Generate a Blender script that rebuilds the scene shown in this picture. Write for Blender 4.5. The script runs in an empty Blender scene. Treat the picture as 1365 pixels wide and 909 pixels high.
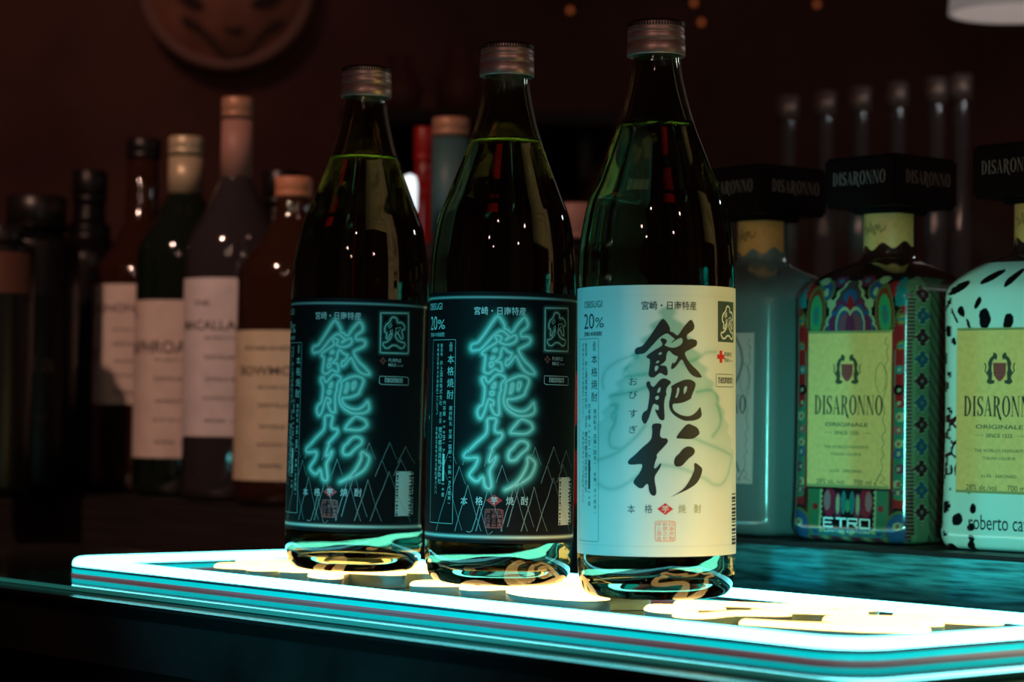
import bpy, bmesh, math, random
import numpy as np
from mathutils import Vector, Matrix
random.seed(7)
scene = bpy.context.scene
PI = math.pi
# ------------------------------------------------------------------ camera
F = 3223.0                       # focal length in pixels of the 1365 wide frame (85 mm lens)
CAMZ = 0.088                     # lens height above the tops of the neon letters (z = 0)
PITCH, ROLL = math.radians(1.822), math.radians(0.9)
cd = bpy.data.cameras.new('camera'); cam = bpy.data.objects.new('camera', cd)
scene.collection.objects.link(cam); scene.camera = cam
cd.sensor_width = 36; cd.lens = 85.0; cd.clip_start = 0.05
CM = Matrix.Translation((0, 0, CAMZ)) @ Matrix.Rotation(PI/2 + PITCH, 4, 'X') @ Matrix.Rotation(ROLL, 4, 'Z')
cam.matrix_world = CM
cd.dof.use_dof = True; cd.dof.focus_distance = 1.25; cd.dof.aperture_fstop = 10.0
# ------------------------------------------------------------------ world and light
w = bpy.data.worlds.new('world'); scene.world = w; w.use_nodes = True
w.node_tree.nodes['Background'].inputs[0].default_value = (1, .30, .26, 1)
w.node_tree.nodes['Background'].inputs[1].default_value = 0.012
def point(name, loc, energy, col, r):
    l = bpy.data.lights.new(name, 'POINT'); l.energy = energy; l.color = col; l.shadow_soft_size = r
    o = bpy.data.objects.new(name, l); scene.collection.objects.link(o); o.location = loc; return o
def spot(name, loc, target, energy, col, size, blend=.6, r=.03):
    l = bpy.data.lights.new(name, 'SPOT'); l.energy = energy; l.color = col; l.spot_size = math.radians(size); l.spot_blend = blend; l.shadow_soft_size = r
    o = bpy.data.objects.new(name, l); scene.collection.objects.link(o); o.location = loc
    o.rotation_euler = (Vector(target)-Vector(loc)).to_track_quat('-Z', 'Y').to_euler(); return o
WARM = (1, .60, .46)
for i, (x, y, z, e) in enumerate([(-1.0, -.9, 1.15, 1.6), (-.72, -1.1, 1.0, 1.6), (-.4, -.8, 1.3, 1.6), (.95, -.9, 1.05, 1.6), (1.3, -.5, 1.2, 1.6)]):
    point('bulb_light', (x, y, z), e*2.1, WARM, .022)
spot('shelf_spot', (-.75, 1.05, 1.0), (-.28, 2.0, .14), 25.0, (1, .56, .42), 40, .8, .02)
spot('wall_spot', (-.9, 2.2, 1.6), (-.65, 3.6, .45), 9.0, (1, .45, .35), 40, 1.0, .05)  # added out-of-view warm spot that lifts the plaque
spot('red_spot', (.5, 1.3, 1.1), (.03, 1.95, .15), 3.0, (1, .5, .4), 26, .8, .02)  # added out-of-view warm spot so the red bottle shows red
spot('cyan_fill_right', (.10, -.15, .03), (.272, 1.47, .070), 62., (.16, 1, .86), 10.5, .6, .04)  # added unseen spot brightening the liqueur bottles, not light from the sign
spot('yellow_fill', (1.0, .62, .10), (.02, 1.28, .04), 20.0, (1, .76, .18), 24, 1., .03)  # added unseen spot, yellow fill on the green bottles' labels
spot('cyan_fill_left', (-.75, .20, .10), (.0, 1.28, .04), 32.0, (.0, .78, 1), 20, 1., .03)  # added unseen spot, cyan fill on the labels from the left
point('white_edge_fill', (.80, 1.9, .50), .5, (.9, .95, 1), .02)  # added unseen light for a thin highlight on the bottles' right edges
vs = scene.view_settings; scene.display_settings.display_device = 'sRGB'
vs.view_transform = 'Standard'; vs.look = 'None'; vs.exposure = 0.0; vs.gamma = 1.0; vs.use_curve_mapping = False
cy = scene.cycles
cy.max_bounces = 18; cy.transmission_bounces = 16; cy.glossy_bounces = 8; cy.diffuse_bounces = 3; cy.transparent_max_bounces = 12
cy.sample_clamp_indirect = 4.0; cy.use_denoising = True; cy.blur_glossy = 0.3

def at(x, y, Y):                 # the point seen at pixel (x, y), at distance Y into the room
    d = (CM.to_3x3() @ Vector(((x-682.5)/F, (454.5-y)/F, -1)))
    return Vector((0, 0, CAMZ)) + d*(Y/d.y)
# ------------------------------------------------------------------ materials
def mat(name, col=(.5,.5,.5), rough=.5, metal=0., spec=.5, emit=None, es=1., coat=0., bump=None, noise=None):
    m = bpy.data.materials.new(name); m.use_nodes = True; nt = m.node_tree; b = nt.nodes['Principled BSDF']
    b.inputs['Base Color'].default_value = (*col, 1); b.inputs['Roughness'].default_value = rough
    b.inputs['Metallic'].default_value = metal; b.inputs['Specular IOR Level'].default_value = spec
    b.inputs['Coat Weight'].default_value = coat; b.inputs['Coat Roughness'].default_value = .08
    if emit: b.inputs['Emission Color'].default_value = (*emit, 1); b.inputs['Emission Strength'].default_value = es
    if noise:                    # (scale vector, amount): colour variation and relief
        tc = nt.nodes.new('ShaderNodeTexCoord'); mp = nt.nodes.new('ShaderNodeMapping'); nz = nt.nodes.new('ShaderNodeTexNoise')
        mp.inputs['Scale'].default_value = noise[0]; nz.inputs['Scale'].default_value = 1; nz.inputs['Detail'].default_value = 5
        nt.links.new(tc.outputs['Object'], mp.inputs[0]); nt.links.new(mp.outputs[0], nz.inputs['Vector'])
        cr = nt.nodes.new('ShaderNodeValToRGB'); a = noise[1]
        cr.color_ramp.elements[0].position = .32; cr.color_ramp.elements[1].position = .7
        cr.color_ramp.elements[0].color = (*[c*(1-a) for c in col], 1); cr.color_ramp.elements[1].color = (*[min(1, c*(1+a)) for c in col], 1)
        nt.links.new(nz.outputs[0], cr.inputs[0]); nt.links.new(cr.outputs[0], b.inputs['Base Color'])
        if bump:
            bp = nt.nodes.new('ShaderNodeBump'); bp.inputs['Strength'].default_value = bump; bp.inputs['Distance'].default_value = .001
            nt.links.new(nz.outputs[0], bp.inputs['Height']); nt.links.new(bp.outputs[0], b.inputs['Normal'])
    return m
def vcol(name, rough=.5, coat=0., spec=.5):      # colour comes from the mesh's printed colours
    m = mat(name, rough=rough, coat=coat, spec=spec); nt = m.node_tree
    a = nt.nodes.new('ShaderNodeVertexColor'); a.layer_name = 'print'
    nz = nt.nodes.new('ShaderNodeTexNoise'); nz.inputs['Scale'].default_value = 900
    mx = nt.nodes.new('ShaderNodeMix'); mx.data_type = 'RGBA'; mx.blend_type = 'MULTIPLY'; mx.inputs[0].default_value = .12
    nt.links.new(a.outputs[0], mx.inputs['A']); nt.links.new(nz.outputs[0], mx.inputs['B'])
    nt.links.new(mx.outputs['Result'], nt.nodes['Principled BSDF'].inputs['Base Color']); return m
def glass(name, tint, ior, rough=0., gl=(1,1,1)):
    m = bpy.data.materials.new(name); m.use_nodes = True; nt = m.node_tree; nt.nodes.clear()
    out = nt.nodes.new('ShaderNodeOutputMaterial'); fr = nt.nodes.new('ShaderNodeFresnel'); fr.inputs[0].default_value = ior
    r = nt.nodes.new('ShaderNodeBsdfRefraction'); r.inputs['Color'].default_value = (*tint, 1); r.inputs['IOR'].default_value = ior; r.inputs['Roughness'].default_value = rough
    g = nt.nodes.new('ShaderNodeBsdfGlossy'); g.inputs['Color'].default_value = (*gl, 1); g.inputs['Roughness'].default_value = max(rough, .02)
    mx = nt.nodes.new('ShaderNodeMixShader')
    nz = nt.nodes.new('ShaderNodeTexNoise'); nz.inputs['Scale'].default_value = 45; nz.inputs['Detail'].default_value = 2
    tc = nt.nodes.new('ShaderNodeTexCoord'); nt.links.new(tc.outputs['Object'], nz.inputs['Vector'])
    bp = nt.nodes.new('ShaderNodeBump'); bp.inputs['Strength'].default_value = .12; bp.inputs['Distance'].default_value = .0006
    nt.links.new(nz.outputs[0], bp.inputs['Height'])
    for q in (r, g, fr): nt.links.new(bp.outputs[0], q.inputs['Normal'])
    nt.links.new(fr.outputs[0], mx.inputs[0]); nt.links.new(r.outputs[0], mx.inputs[1]); nt.links.new(g.outputs[0], mx.inputs[2])
    nt.links.new(mx.outputs[0], out.inputs[0]); return m
M = {}
M['green'] = glass('green_glass', (.57, .60, .49), 1.5)
M['green_liquid'] = glass('liquid_in_green_glass', (.70, .74, .70), 1.36/1.5)
M['liquid_top'] = glass('liquid_surface', (.92, .98, .9), 1.36, rough=.22, gl=(.45,1,.30))  # green gloss tint stands in for light coloured by the bottle glass
M['cap'] = mat('cap_metal', (.78, .56, .52), .42, .75, noise=((160,160,900), .14), bump=.1)
M['capdark'] = mat('cap_top_metal', (.10, .08, .08), .4, 1.)
M['black_label'] = vcol('black_label_print', .6, spec=.12)
M['white_label'] = vcol('white_label_print', .5)
M['ink'] = mat('black_ink', (.008, .007, .007), .6)
M['greyink'] = mat('slate_ink', (.02, .05, .055), .6)
M['pale'] = mat('pale_ink', (.62, .88, .78), .5)
M['palew'] = mat('white_ink', (.8, .85, .8), .5)
M['dimw'] = mat('dim_white_ink', (.28, .36, .34), .5)
M['red'] = mat('red_ink', (.75, .03, .03), .5)
M['dimred'] = mat('dull_red_ink', (.45, .08, .07), .5)
M['olive'] = mat('olive_ink', (.30, .28, .05), .5)
M['oranger'] = mat('pale_red_ink', (.95, .38, .22), .5)
M['cyan_tube'] = mat('cyan_neon_light', (.8,.8,.8), .4, emit=(.17, .95, 1), es=5.5)
M['cyan_side'] = mat('cyan_lit_silicone', (.02, .30, .31), .35, emit=(.0, .58, .62), es=1., noise=((60,60,60), .2))
M['seam'] = mat('grey_seam', (.05,.06,.09), .5)
M['channel'] = mat('mauve_self_lit_channel', (.34, .22, .26), .5, emit=(.30,.16,.19), es=.35)  # channel is no lamp; its emission stands in for light falling on it
M['warm_tube'] = mat('warm_neon_light', (.9,.9,.8), .4, emit=(1, .58, .16), es=5.2)
M['warm_side'] = mat('cyan_tinted_silicone', (.34,.50,.48), .4, spec=.2)  # white silicone with the frame tube's cyan light put into its colour
M['acrylic'] = mat('tinted_acrylic', (.03,.035,.025), .05, spec=.5, noise=((14,14,14), .3))
M['acrylic_edge'] = mat('edge_lit_acrylic', (.20,.36,.32), .3, emit=(.05,.9,.75), es=.10)  # own emission stands in for neon light piped to the edge
M['slab'] = mat('black_gloss_slab', (.02,.018,.018), .22, spec=.25, noise=((20,20,20), .4))
M['front'] = mat('black_counter_face', (.006,.004,.004), .7, spec=.15, noise=((6,6,40), .3), bump=.2)
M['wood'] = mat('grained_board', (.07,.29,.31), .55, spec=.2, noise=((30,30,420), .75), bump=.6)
M['darkwood'] = mat('dark_wood', (.020,.015,.014), .6, noise=((8,8,190), .4), bump=.3)
M['blackboard'] = mat('black_counter_top', (.01,.008,.008), .5, noise=((20,20,20), .3))
M['wall'] = mat('dark_red_wall', (.16,.075,.06), .8, noise=((4,4,4), .35), bump=.3)
M['floor'] = mat('dark_floor', (.04,.03,.03), .5, noise=((3,3,3), .3))
# ------------------------------------------------------------------ object helpers
COL = scene.collection
def link(name, me, mats=None, parent=None, smooth=True):
    o = bpy.data.objects.new(name, me); COL.objects.link(o)
    if parent is not None: o.parent = parent
    for m in (mats if isinstance(mats, (list, tuple)) else [mats]):
        if m: me.materials.append(m)
    if smooth: me.shade_smooth()
    return o
def meshobj(name, V, Fc, mats=None, parent=None, smooth=True, mi=None):
    me = bpy.data.meshes.new(name); me.from_pydata([tuple(v) for v in V], [], Fc); me.update()
    o = link(name, me, mats, parent, smooth)
    if mi is not None: me.polygons.foreach_set('material_index', mi)
    return o
def thing(name, label, cat, loc=(0,0,0), rz=0, group=None):
    o = bpy.data.objects.new(name, None); COL.objects.link(o); o.location = loc; o.rotation_euler = (0,0,rz); o.empty_display_size = .02
    return tag(o, label, cat, group)
def tag(o, label, cat, group=None):
    o['label'] = label; o['category'] = cat
    if group: o['group'] = group
    return o
def box(name, a, b, m, parent=None, bev=0., mx=None):
    bm = bmesh.new(); bmesh.ops.create_cube(bm, size=1)
    for v in bm.verts: v.co = Vector(((a[0]+b[0])/2+(b[0]-a[0])*v.co.x, (a[1]+b[1])/2+(b[1]-a[1])*v.co.y, (a[2]+b[2])/2+(b[2]-a[2])*v.co.z))
    if bev: bmesh.ops.bevel(bm, geom=bm.edges[:], offset=bev, segments=2, affect='EDGES')
    if mx is not None: bm.transform(mx)
    me = bpy.data.meshes.new(name); bm.to_mesh(me); bm.free(); return link(name, me, m, parent, False)
def lathe(name, prof, m, parent=None, n=96, mi=None, smooth=True, closed=True):
    V, Fc, MI = [], [], []; rings = []
    for r, z in prof:
        if r < 1e-6: rings.append([len(V)]); V.append((0,0,z))
        else:
            rings.append(list(range(len(V), len(V)+n)))
            V += [(r*math.cos(2*PI*k/n), r*math.sin(2*PI*k/n), z) for k in range(n)]
    for i in range(len(rings)-1):
        A, B = rings[i], rings[i+1]
        for k in range(n):
            k2 = (k+1) % n
            if len(A) == 1 and len(B) == 1: continue
            if len(A) == 1: Fc.append((A[0], B[k2], B[k]))
            elif len(B) == 1: Fc.append((A[k], A[k2], B[0]))
            else: Fc.append((A[k], A[k2], B[k2], B[k]))
            MI.append(mi[i] if mi else 0)
    return meshobj(name, V, Fc, m, parent, smooth, MI if mi else None)
def spl(pts, n=8):               # Catmull-Rom through profile points
    out = []; P = [pts[0]]+list(pts)+[pts[-1]]
    for i in range(1, len(P)-2):
        p0, p1, p2, p3 = [np.array(q, float) for q in P[i-1:i+3]]
        for k in range(n):
            t = k/n; out.append(tuple(.5*((2*p1)+(p2-p0)*t+(2*p0-5*p1+4*p2-p3)*t*t+(-p0+3*p1-3*p2+p3)*t**3)))
    out.append(tuple(map(float, pts[-1]))); return out
def chaikin(P, it=2, closed=True):
    P = [np.array(p, float) for p in P]
    for _ in range(it):
        Q = []; n = len(P)
        for i in range(n if closed else n-1):
            a, b = P[i], P[(i+1) % n]; Q += [a*.75+b*.25, a*.25+b*.75]
        if not closed: Q = [P[0]]+Q+[P[-1]]
        P = Q
    return P
def resample(P, step, closed=True):
    P = [np.array(p, float) for p in P]; Q = P+[P[0]] if closed else P
    L = [0]
    for a, b in zip(Q, Q[1:]): L.append(L[-1]+float(np.linalg.norm(b-a)))
    n = max(4 if closed else 2, int(round(L[-1]/step))+(0 if closed else 1)); out = []; j = 0
    for k in range(n):
        t = L[-1]*k/(n if closed else n-1)
        while j < len(L)-2 and L[j+1] < t: j += 1
        s = (t-L[j])/max(1e-9, L[j+1]-L[j]); out.append(Q[j]*(1-s)+Q[j+1]*s)
    return out
def sweep(P, prof, closed=True):  # prof = [(side offset, z)], walked along a plan path; returns verts, faces
    n = len(P); k = len(prof); V, Fc = [], []
    for i in range(n):
        a = P[i-1] if (closed or i) else P[i]; b = P[(i+1) % n] if (closed or i < n-1) else P[i]
        t = b-a; t = t/max(1e-9, np.linalg.norm(t)); nn = np.array([t[1], -t[0]])
        for o_, z in prof: V.append((P[i][0]+nn[0]*o_, P[i][1]+nn[1]*o_, z))
    for i in range(n if closed else n-1):
        j = (i+1) % n
        for q in range(k-1): Fc.append((i*k+q, j*k+q, j*k+q+1, i*k+q+1))
    return V, Fc
# ------------------------------------------------------------------ flat print: polygons, ribbons and type in millimetres
class Print:
    """Flat artwork in label millimetres (x right, y up), gathered by ink and laid on a surface."""
    def __init__(s): s.bm = bmesh.new()
    def poly(s, pts, holes=()):
        bm = bmesh.new(); es = []
        for L in [pts]+list(holes):
            vs_ = [bm.verts.new((p[0], p[1], 0)) for p in L]
            es += [bm.edges.new((vs_[i], vs_[(i+1) % len(vs_)])) for i in range(len(vs_))]
        bmesh.ops.triangle_fill(bm, edges=es, use_beauty=True)
        me = bpy.data.meshes.new('t'); bm.to_mesh(me); bm.free(); s.bm.from_mesh(me); bpy.data.meshes.remove(me); return s
    def rib(s, pts, w, closed=False, w2=None):
        P = [np.array(p, float) for p in pts]; n = len(P); vv = []
        for i in range(n):
            a = P[i-1] if (closed or i) else P[i]; b = P[(i+1) % n] if (closed or i < n-1) else P[i]
            t = (b-a)/max(1e-9, np.linalg.norm(b-a)); nn = np.array([-t[1], t[0]])
            ww = w if w2 is None else (w2[i] if isinstance(w2, (list, tuple)) else w+(w2-w)*i/(n-1))
            vv.append((s.bm.verts.new((*(P[i]+nn*ww/2), 0)), s.bm.verts.new((*(P[i]-nn*ww/2), 0))))
        for i in range(n if closed else n-1):
            a, b = vv[i], vv[(i+1) % n]
            try: s.bm.faces.new((a[0], a[1], b[1], b[0]))
            except ValueError: pass
        return s
    def rect(s, x0, y0, x1, y1): return s.rib([(x0, (y0+y1)/2), (x1, (y0+y1)/2)], abs(y1-y0))
    def text(s, t, x, y, h, wid=None, align='CENTER', bold=0., xs=1., rot=0., shear=0.):
        c = bpy.data.curves.new('t', 'FONT'); c.body = t; c.size = 1; c.align_x = 'LEFT'; c.resolution_u = 3; c.offset = bold; c.shear = shear
        o = bpy.data.objects.new('t', c); COL.objects.link(o); bpy.context.view_layer.update()
        me = bpy.data.meshes.new_from_object(o.evaluated_get(bpy.context.evaluated_depsgraph_get()))
        bpy.data.objects.remove(o); bpy.data.curves.remove(c)
        if not len(me.vertices): return s
        a = np.array([v.co for v in me.vertices]); lo, hi = a.min(0), a.max(0)
        k = h/max(1e-6, hi[1]-lo[1]); kx = (wid/max(1e-6, hi[0]-lo[0])) if wid else k*xs
        W = (hi[0]-lo[0])*kx; ox = {'CENTER': -W/2, 'LEFT': 0, 'RIGHT': -W}[align]
        c_, s_ = math.cos(rot), math.sin(rot)
        for v in me.vertices:
            X = (v.co.x-lo[0])*kx+ox; Y = (v.co.y-lo[1])*k-h/2
            v.co = (x+X*c_-Y*s_, y+X*s_+Y*c_, 0)
        s.bm.from_mesh(me); bpy.data.meshes.remove(me); return s
    def column(s, t, x, y0, h, gap=1.12, wid=None):
        y = y0
        for ch in t:
            if ch == ' ': y -= h*.6; continue
            r = PI/2*-1 if ch in '(){}-ー0123456789ml' else 0
            s.text(ch, x, y-h/2, h if r == 0 else h*.8, wid if r == 0 and ch not in '、・' else None, rot=r) if ch not in '、・' else s.text(ch, x+h*.3, y-h*.2, h*.25)
            y -= h*gap
        return s
    def lay(s, name, m, parent, fn, cut=None):
        if cut:
            xs_ = [v.co.x for v in s.bm.verts]
            if xs_:
                x = min(xs_)+cut
                while x < max(xs_):
                    bmesh.ops.bisect_plane(s.bm, geom=s.bm.verts[:]+s.bm.edges[:]+s.bm.faces[:], plane_co=(x,0,0), plane_no=(1,0,0)); x += cut
        for v in s.bm.verts: v.co = fn(v.co.x, v.co.y)
        me = bpy.data.meshes.new(name); s.bm.to_mesh(me); s.bm.free(); o = link(name, me, m, parent, False)
        if name not in ('red_diamond', 'gilt_edge', 'emblem_ground', 'barcode_ground', 'crest_shield'): o['kind'] = 'stuff'
        return o
def segdist(X, Y, polys):         # distance from grid points to closed/open polylines
    D = np.full(X.shape, 1e9)
    for P, closed in polys:
        n = len(P)
        for i in range(n if closed else n-1):
            a, b = P[i], P[(i+1) % n]; dx, dy = b[0]-a[0], b[1]-a[1]; L = dx*dx+dy*dy+1e-12
            t = np.clip(((X-a[0])*dx+(Y-a[1])*dy)/L, 0, 1)
            np.minimum(D, np.hypot(X-a[0]-t*dx, Y-a[1]-t*dy), out=D)
    return D
# ------------------------------------------------------------------ the brush writing (contours on a 9.09 units / step grid)
def cA(L): return [(840+x/9.09, 415+y/9.09) for x, y in L]
def cB(L): return [(840+x/9.09, 495+y/9.09) for x, y in L]
def cC(L): return [(835+x/9.09, 565+y/9.09) for x, y in L]
G1 = [(cA([(395,85),(430,110),(465,165),(485,210),(480,250),(510,252),(545,280),(565,300),(590,280),(620,225),(665,165),(725,100),(750,130),(770,185),(760,230),(720,260),(675,295),(685,355),(735,340),(800,360),(797,425),(735,460),(675,490),(660,500),(655,530),(690,600),(740,665),(800,720),(862,805),(830,815),(785,808),(740,785),(700,740),(660,665),(630,595),(612,590),(590,620),(555,670),(525,700),(495,708),(497,660),(515,620),(530,638),(555,610),(580,550),(550,545),(510,520),(475,480),(460,485),(440,530),(438,595),(400,635),(362,654),(410,660),(445,668),(460,740),(450,780),(425,782),(372,745),(340,765),(300,805),(250,800),(230,770),(245,680),(252,600),(245,575),(212,565),(208,540),(260,500),(330,455),(390,420),(395,390),(370,350),(385,325),(425,335),(450,355),(440,390),(415,412),(440,425),(490,445),(540,445),(590,425),(625,395),(632,360),(620,325),(585,335),(540,360),(490,395),(510,365),(545,345),(510,315),(450,265),(400,290),(350,330),(280,410),(220,480),(180,512),(140,515),(90,525),(72,500),(75,460),(100,435),(150,425),(175,405),(230,330),(290,240),(340,160)]),
       [cA([(345,515),(370,495),(390,500),(385,525),(355,530)]), cA([(320,615),(345,595),(362,605),(350,625),(318,632)]), cA([(305,670),(330,658),(350,668),(345,700),(325,725),(306,728)])])]
G2 = [(cB([(405,85),(440,92),(480,115),(498,140),(470,170),(445,205),(435,260),(445,280),(425,320),(415,380),(415,450),(422,570),(410,595),(375,595),(345,560),(300,450),(350,480),(353,420),(330,405),(290,390),(265,470),(240,560),(210,625),(190,640),(165,615),(150,560),(165,510),(190,480),(220,470),(235,380),(245,300),(243,240),(215,190),(205,150),(215,125),(245,120),(255,135),(255,160),(290,195),(320,160),(375,95)]),
       [cB([(375,190),(370,250),(345,262),(330,255),(350,205)]), cB([(320,300),(355,297),(352,340),(325,347),(308,330)])]),
      (cB([(490,185),(560,145),(640,110),(700,102),(750,120),(785,155),(770,220),(735,300),(728,340),(660,375),(590,395),(520,395),(512,410),(515,460),(550,500),(610,535),(680,552),(740,540),(800,490),(835,430),(845,480),(855,530),(840,570),(780,602),(700,608),(640,603),(560,560),(500,505),(475,450),(470,390),(485,320),(505,220)]),
       [cB([(565,205),(592,200),(590,250),(565,325),(540,325),(560,270)]), cB([(650,190),(682,183),(680,230),(665,260),(645,290),(640,240)])])]
G3 = [(cC([(335,-5),(425,-5),(432,30),(415,90),(410,155),(450,180),(490,172),(510,220),(440,300),(370,375),(380,400),(355,465),(340,530),(360,545),(430,462),(420,520),(385,580),(350,635),(352,700),(370,790),(370,850),(345,875),(310,860),(285,820),(275,720),(240,740),(218,775),(175,780),(135,750),(95,705),(130,650),(180,590),(215,490),(170,485),(110,492),(50,490),(35,465),(50,430),(120,375),(200,290),(300,205),(320,150),(322,60),(315,30)]), []),
      (cB([(685,635),(750,660),(805,690),(828,745),(825,770),(760,822),(690,828),(610,820),(555,818),(560,790),(610,720)]), []),
      (cC([(740,275),(795,290),(820,330),(805,380),(750,420),(700,475),(665,515),(600,525),(578,500),(572,460),(590,400),(635,365),(665,320),(700,290)]), []),
      (cC([(825,475),(870,510),(905,545),(900,600),(870,680),(830,735),(760,785),(680,825),(600,860),(520,895),(620,840),(690,785),(740,715),(780,640),(812,560),(805,490)]), [])]
# ------------------------------------------------------------------ the room
def struct(o): o['kind'] = 'structure'; return o
struct(box('wall_back', (-3, 3.6, -1.1), (3, 3.7, 2.4), M['wall']))
struct(box('floor', (-3, -2.5, -1.15), (3, 3.7, -1.1), M['floor']))
# ------------------------------------------------------------------ sign frame of reference
AN = math.radians(-49.5)
SO = Vector((-.265, 1.454, 0))
U = Vector((math.cos(AN), math.sin(AN), 0)); Vv = Vector((-math.sin(AN), math.cos(AN), 0))
SM = Matrix.Translation(SO) @ Matrix.Rotation(AN, 4, 'Z')
# front counter slab and face
ct = thing('bar_counter', 'glossy black bar counter under the glowing neon sign, matt black front', 'counter', SO, AN)
box('counter_top', (-.35, -.070, -.046), (1.4, .199, -.0125), M['slab'], ct, 0)
box('front_panel', (-.35, -.066, -1.1), (1.4, .199, -.0465), M['front'], ct)
box('top_edge_lip', (-.35, -.0715, -.020), (1.4, -.0702, -.0145), M['front'], ct)
# back counter: raised board behind the sign
bc = thing('back_counter', 'raised back counter with a grained wooden edge board behind the sign, bottles on top', 'counter', SO, AN)
v0, u1 = .3275, .30
# ledge edge is the line parallel to the sign through the right bottles' feet
Lp = SM.inverted() @ Vector((.138, 1.487, 0)); v0 = Lp.y
box('counter_top', (-.9, v0+.004, .008), (1.4, v0+1.25, .016), M['blackboard'], bc, .001)
box('edge_board', (.17, v0, -.06), (1.4, v0+.012, .0135), M['wood'], bc, .0015)
box('dark_edge_board', (-.9, v0, -.06), (.169, v0+.012, .0135), M['darkwood'], bc, .0015)
box('carcass', (-.9, v0+.013, -1.1), (1.4, v0+1.25, .0075), M['front'], bc)
# ------------------------------------------------------------------ neon sign
sg = thing('neon_sign', 'rectangular cyan neon frame with pale yellow neon characters, lying flat under the three green bottles', 'neon sign', SO, AN)
SL, SW = .622, .172
def rrect(x0, y0, x1, y1, r, n=10):
    P = []
    for cx_, cy_, a0 in ((x1-r, y1-r, 0), (x0+r, y1-r, 90), (x0+r, y0+r, 180), (x1-r, y0+r, 270)):
        for k in range(n+1): a = math.radians(a0+90*k/n); P.append((cx_+r*math.cos(a), cy_+r*math.sin(a)))
    return P
fp = resample(rrect(0, 0, SL, SW, .020), .004)
dome = [(.0040*math.cos(a), -.0030+.0040*math.sin(a)) for a in np.linspace(0, PI, 11)]
V, Fc = sweep(fp, [(.0040, -.0040)]+dome+[(-.0040, -.0040)]); meshobj('frame_tube', V, Fc, M['cyan_tube'], sg)
V, Fc = sweep(fp, [(.0039, -.0060), (.0039, -.0039), (-.0039, -.0039), (-.0039, -.0060)]); meshobj('frame_seam', V, Fc, M['seam'], sg)
V, Fc = sweep(fp, [(.0042, -.0084), (.0042, -.0057), (-.0042, -.0057), (-.0042, -.0084)]); meshobj('frame_body', V, Fc, M['cyan_side'], sg)
V, Fc = sweep(fp, [(.0046, -.0097), (.0046, -.0083), (-.0046, -.0083), (-.0046, -.0097)]); meshobj('frame_channel', V, Fc, M['channel'], sg)
pan = box('acrylic_panel', (-.034, -.047, -.0122), (SL+.052, SW+.012, -.0098), M['acrylic'], sg, 0)
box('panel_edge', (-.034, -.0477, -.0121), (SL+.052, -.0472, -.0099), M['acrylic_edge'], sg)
wd = [(.0036*math.cos(a), -.0024+.0024*math.sin(a)) for a in np.linspace(0, PI, 9)]
for G, uc, xc, yc in ((G1, .125, 891.4, 464.5), (G2, .320, 895.3, 533.5), (G3, .508, 886.5, 613.5)):
    for outer, holes in G:
        for L in [outer]+[h for h in holes]:
            if L is not outer and len(L) < 6: continue
            sc = .00158
            P = [(uc+(x-xc)*sc*1.08, .098-(y-yc)*sc*.74) for x, y in L]
            P = resample(chaikin(P, 2), .0026)
            # soften tight kinks so the flex strip can follow
            P = [ (P[i-1]+P[i]*2+P[(i+1) % len(P)])/4 for i in range(len(P))]
            V, Fc = sweep(P, wd); meshobj('letter_tube', V, Fc, M['warm_tube'], sg)
            V, Fc = sweep(P, [(.0036, -.0096), (.0036, -.0024), (-.0036, -.0024), (-.0036, -.0096)]); meshobj('letter_body', V, Fc, M['warm_side'], sg)
# ------------------------------------------------------------------ green bottles
BR = .0397
PROF = [(0,.0045),(.010,.004),(.020,.0025),(.027,.0008),(.031,0),(.0345,.0012),(.0375,.0045),(.0390,.0095),(.0397,.0155),(BR,.022),(BR,.03),(BR,.06),(BR,.09),(BR,.12),(BR,.140),(BR,.148),(BR,.154),(.0395,.161),(.0393,.167),(.0387,.176),(.0370,.187),(.0348,.197),(.0314,.206),(.0288,.2125),(.0253,.2215),(.0212,.232),(.0189,.2387),(.0162,.248),(.0143,.256),(.0128,.264),(.0120,.270),(.0118,.276)]
outer = PROF[:5]+spl(PROF[4:], 5)[1:]
LEVEL = .2375
def inner_r(z):
    zs = [p[1] for p in outer[5:]]; rs = [p[0] for p in outer[5:]]
    return float(np.interp(z, zs, rs))-.0026
def wrapfn(ang0, zoff=0., r=BR+.00022):
    def fn(x, y): a = x/BR/1000+ang0; return Vector((r*math.sin(a), -r*math.cos(a), y/1000+zoff))
    return fn
def make_cap(parent):
    pr = [(0,.2895),(.0128,.2895),(.0139,.2890),(.0143,.2880),(.0143,.2862),(.0139,.2857),(.0144,.2850),(.0144,.2838),(.0139,.2832),(.0145,.2824),(.0145,.2790),(.01425,.2787),(.01425,.2784),(.0147,.2781),(.0148,.2722),(.0145,.2718),(.0138,.2718),(.0136,.276)]
    prf = pr; mi = [1,1,1]+[0]*(len(pr)-4)
    c = lathe('screw_cap', prf[::-1], [M['cap'], M['capdark']], parent, 72, mi[::-1])
    # knurls round the top edge, raised ribs of the same metal
    bm = bmesh.new()
    for k in range(60):
        a = 2*PI*k/60
        mt = Matrix.Rotation(a, 4, 'Z') @ Matrix.Translation((.01435, 0, .2874)) @ Matrix.Diagonal((.0006, .0008, .0022, 1))
        bmesh.ops.create_cube(bm, size=1, matrix=mt)
    me = bpy.data.meshes.new('knurling'); bm.to_mesh(me); bm.free(); k_ = link('knurling', me, M['capdark'], c, False); k_['kind'] = 'stuff'
    return c
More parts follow.
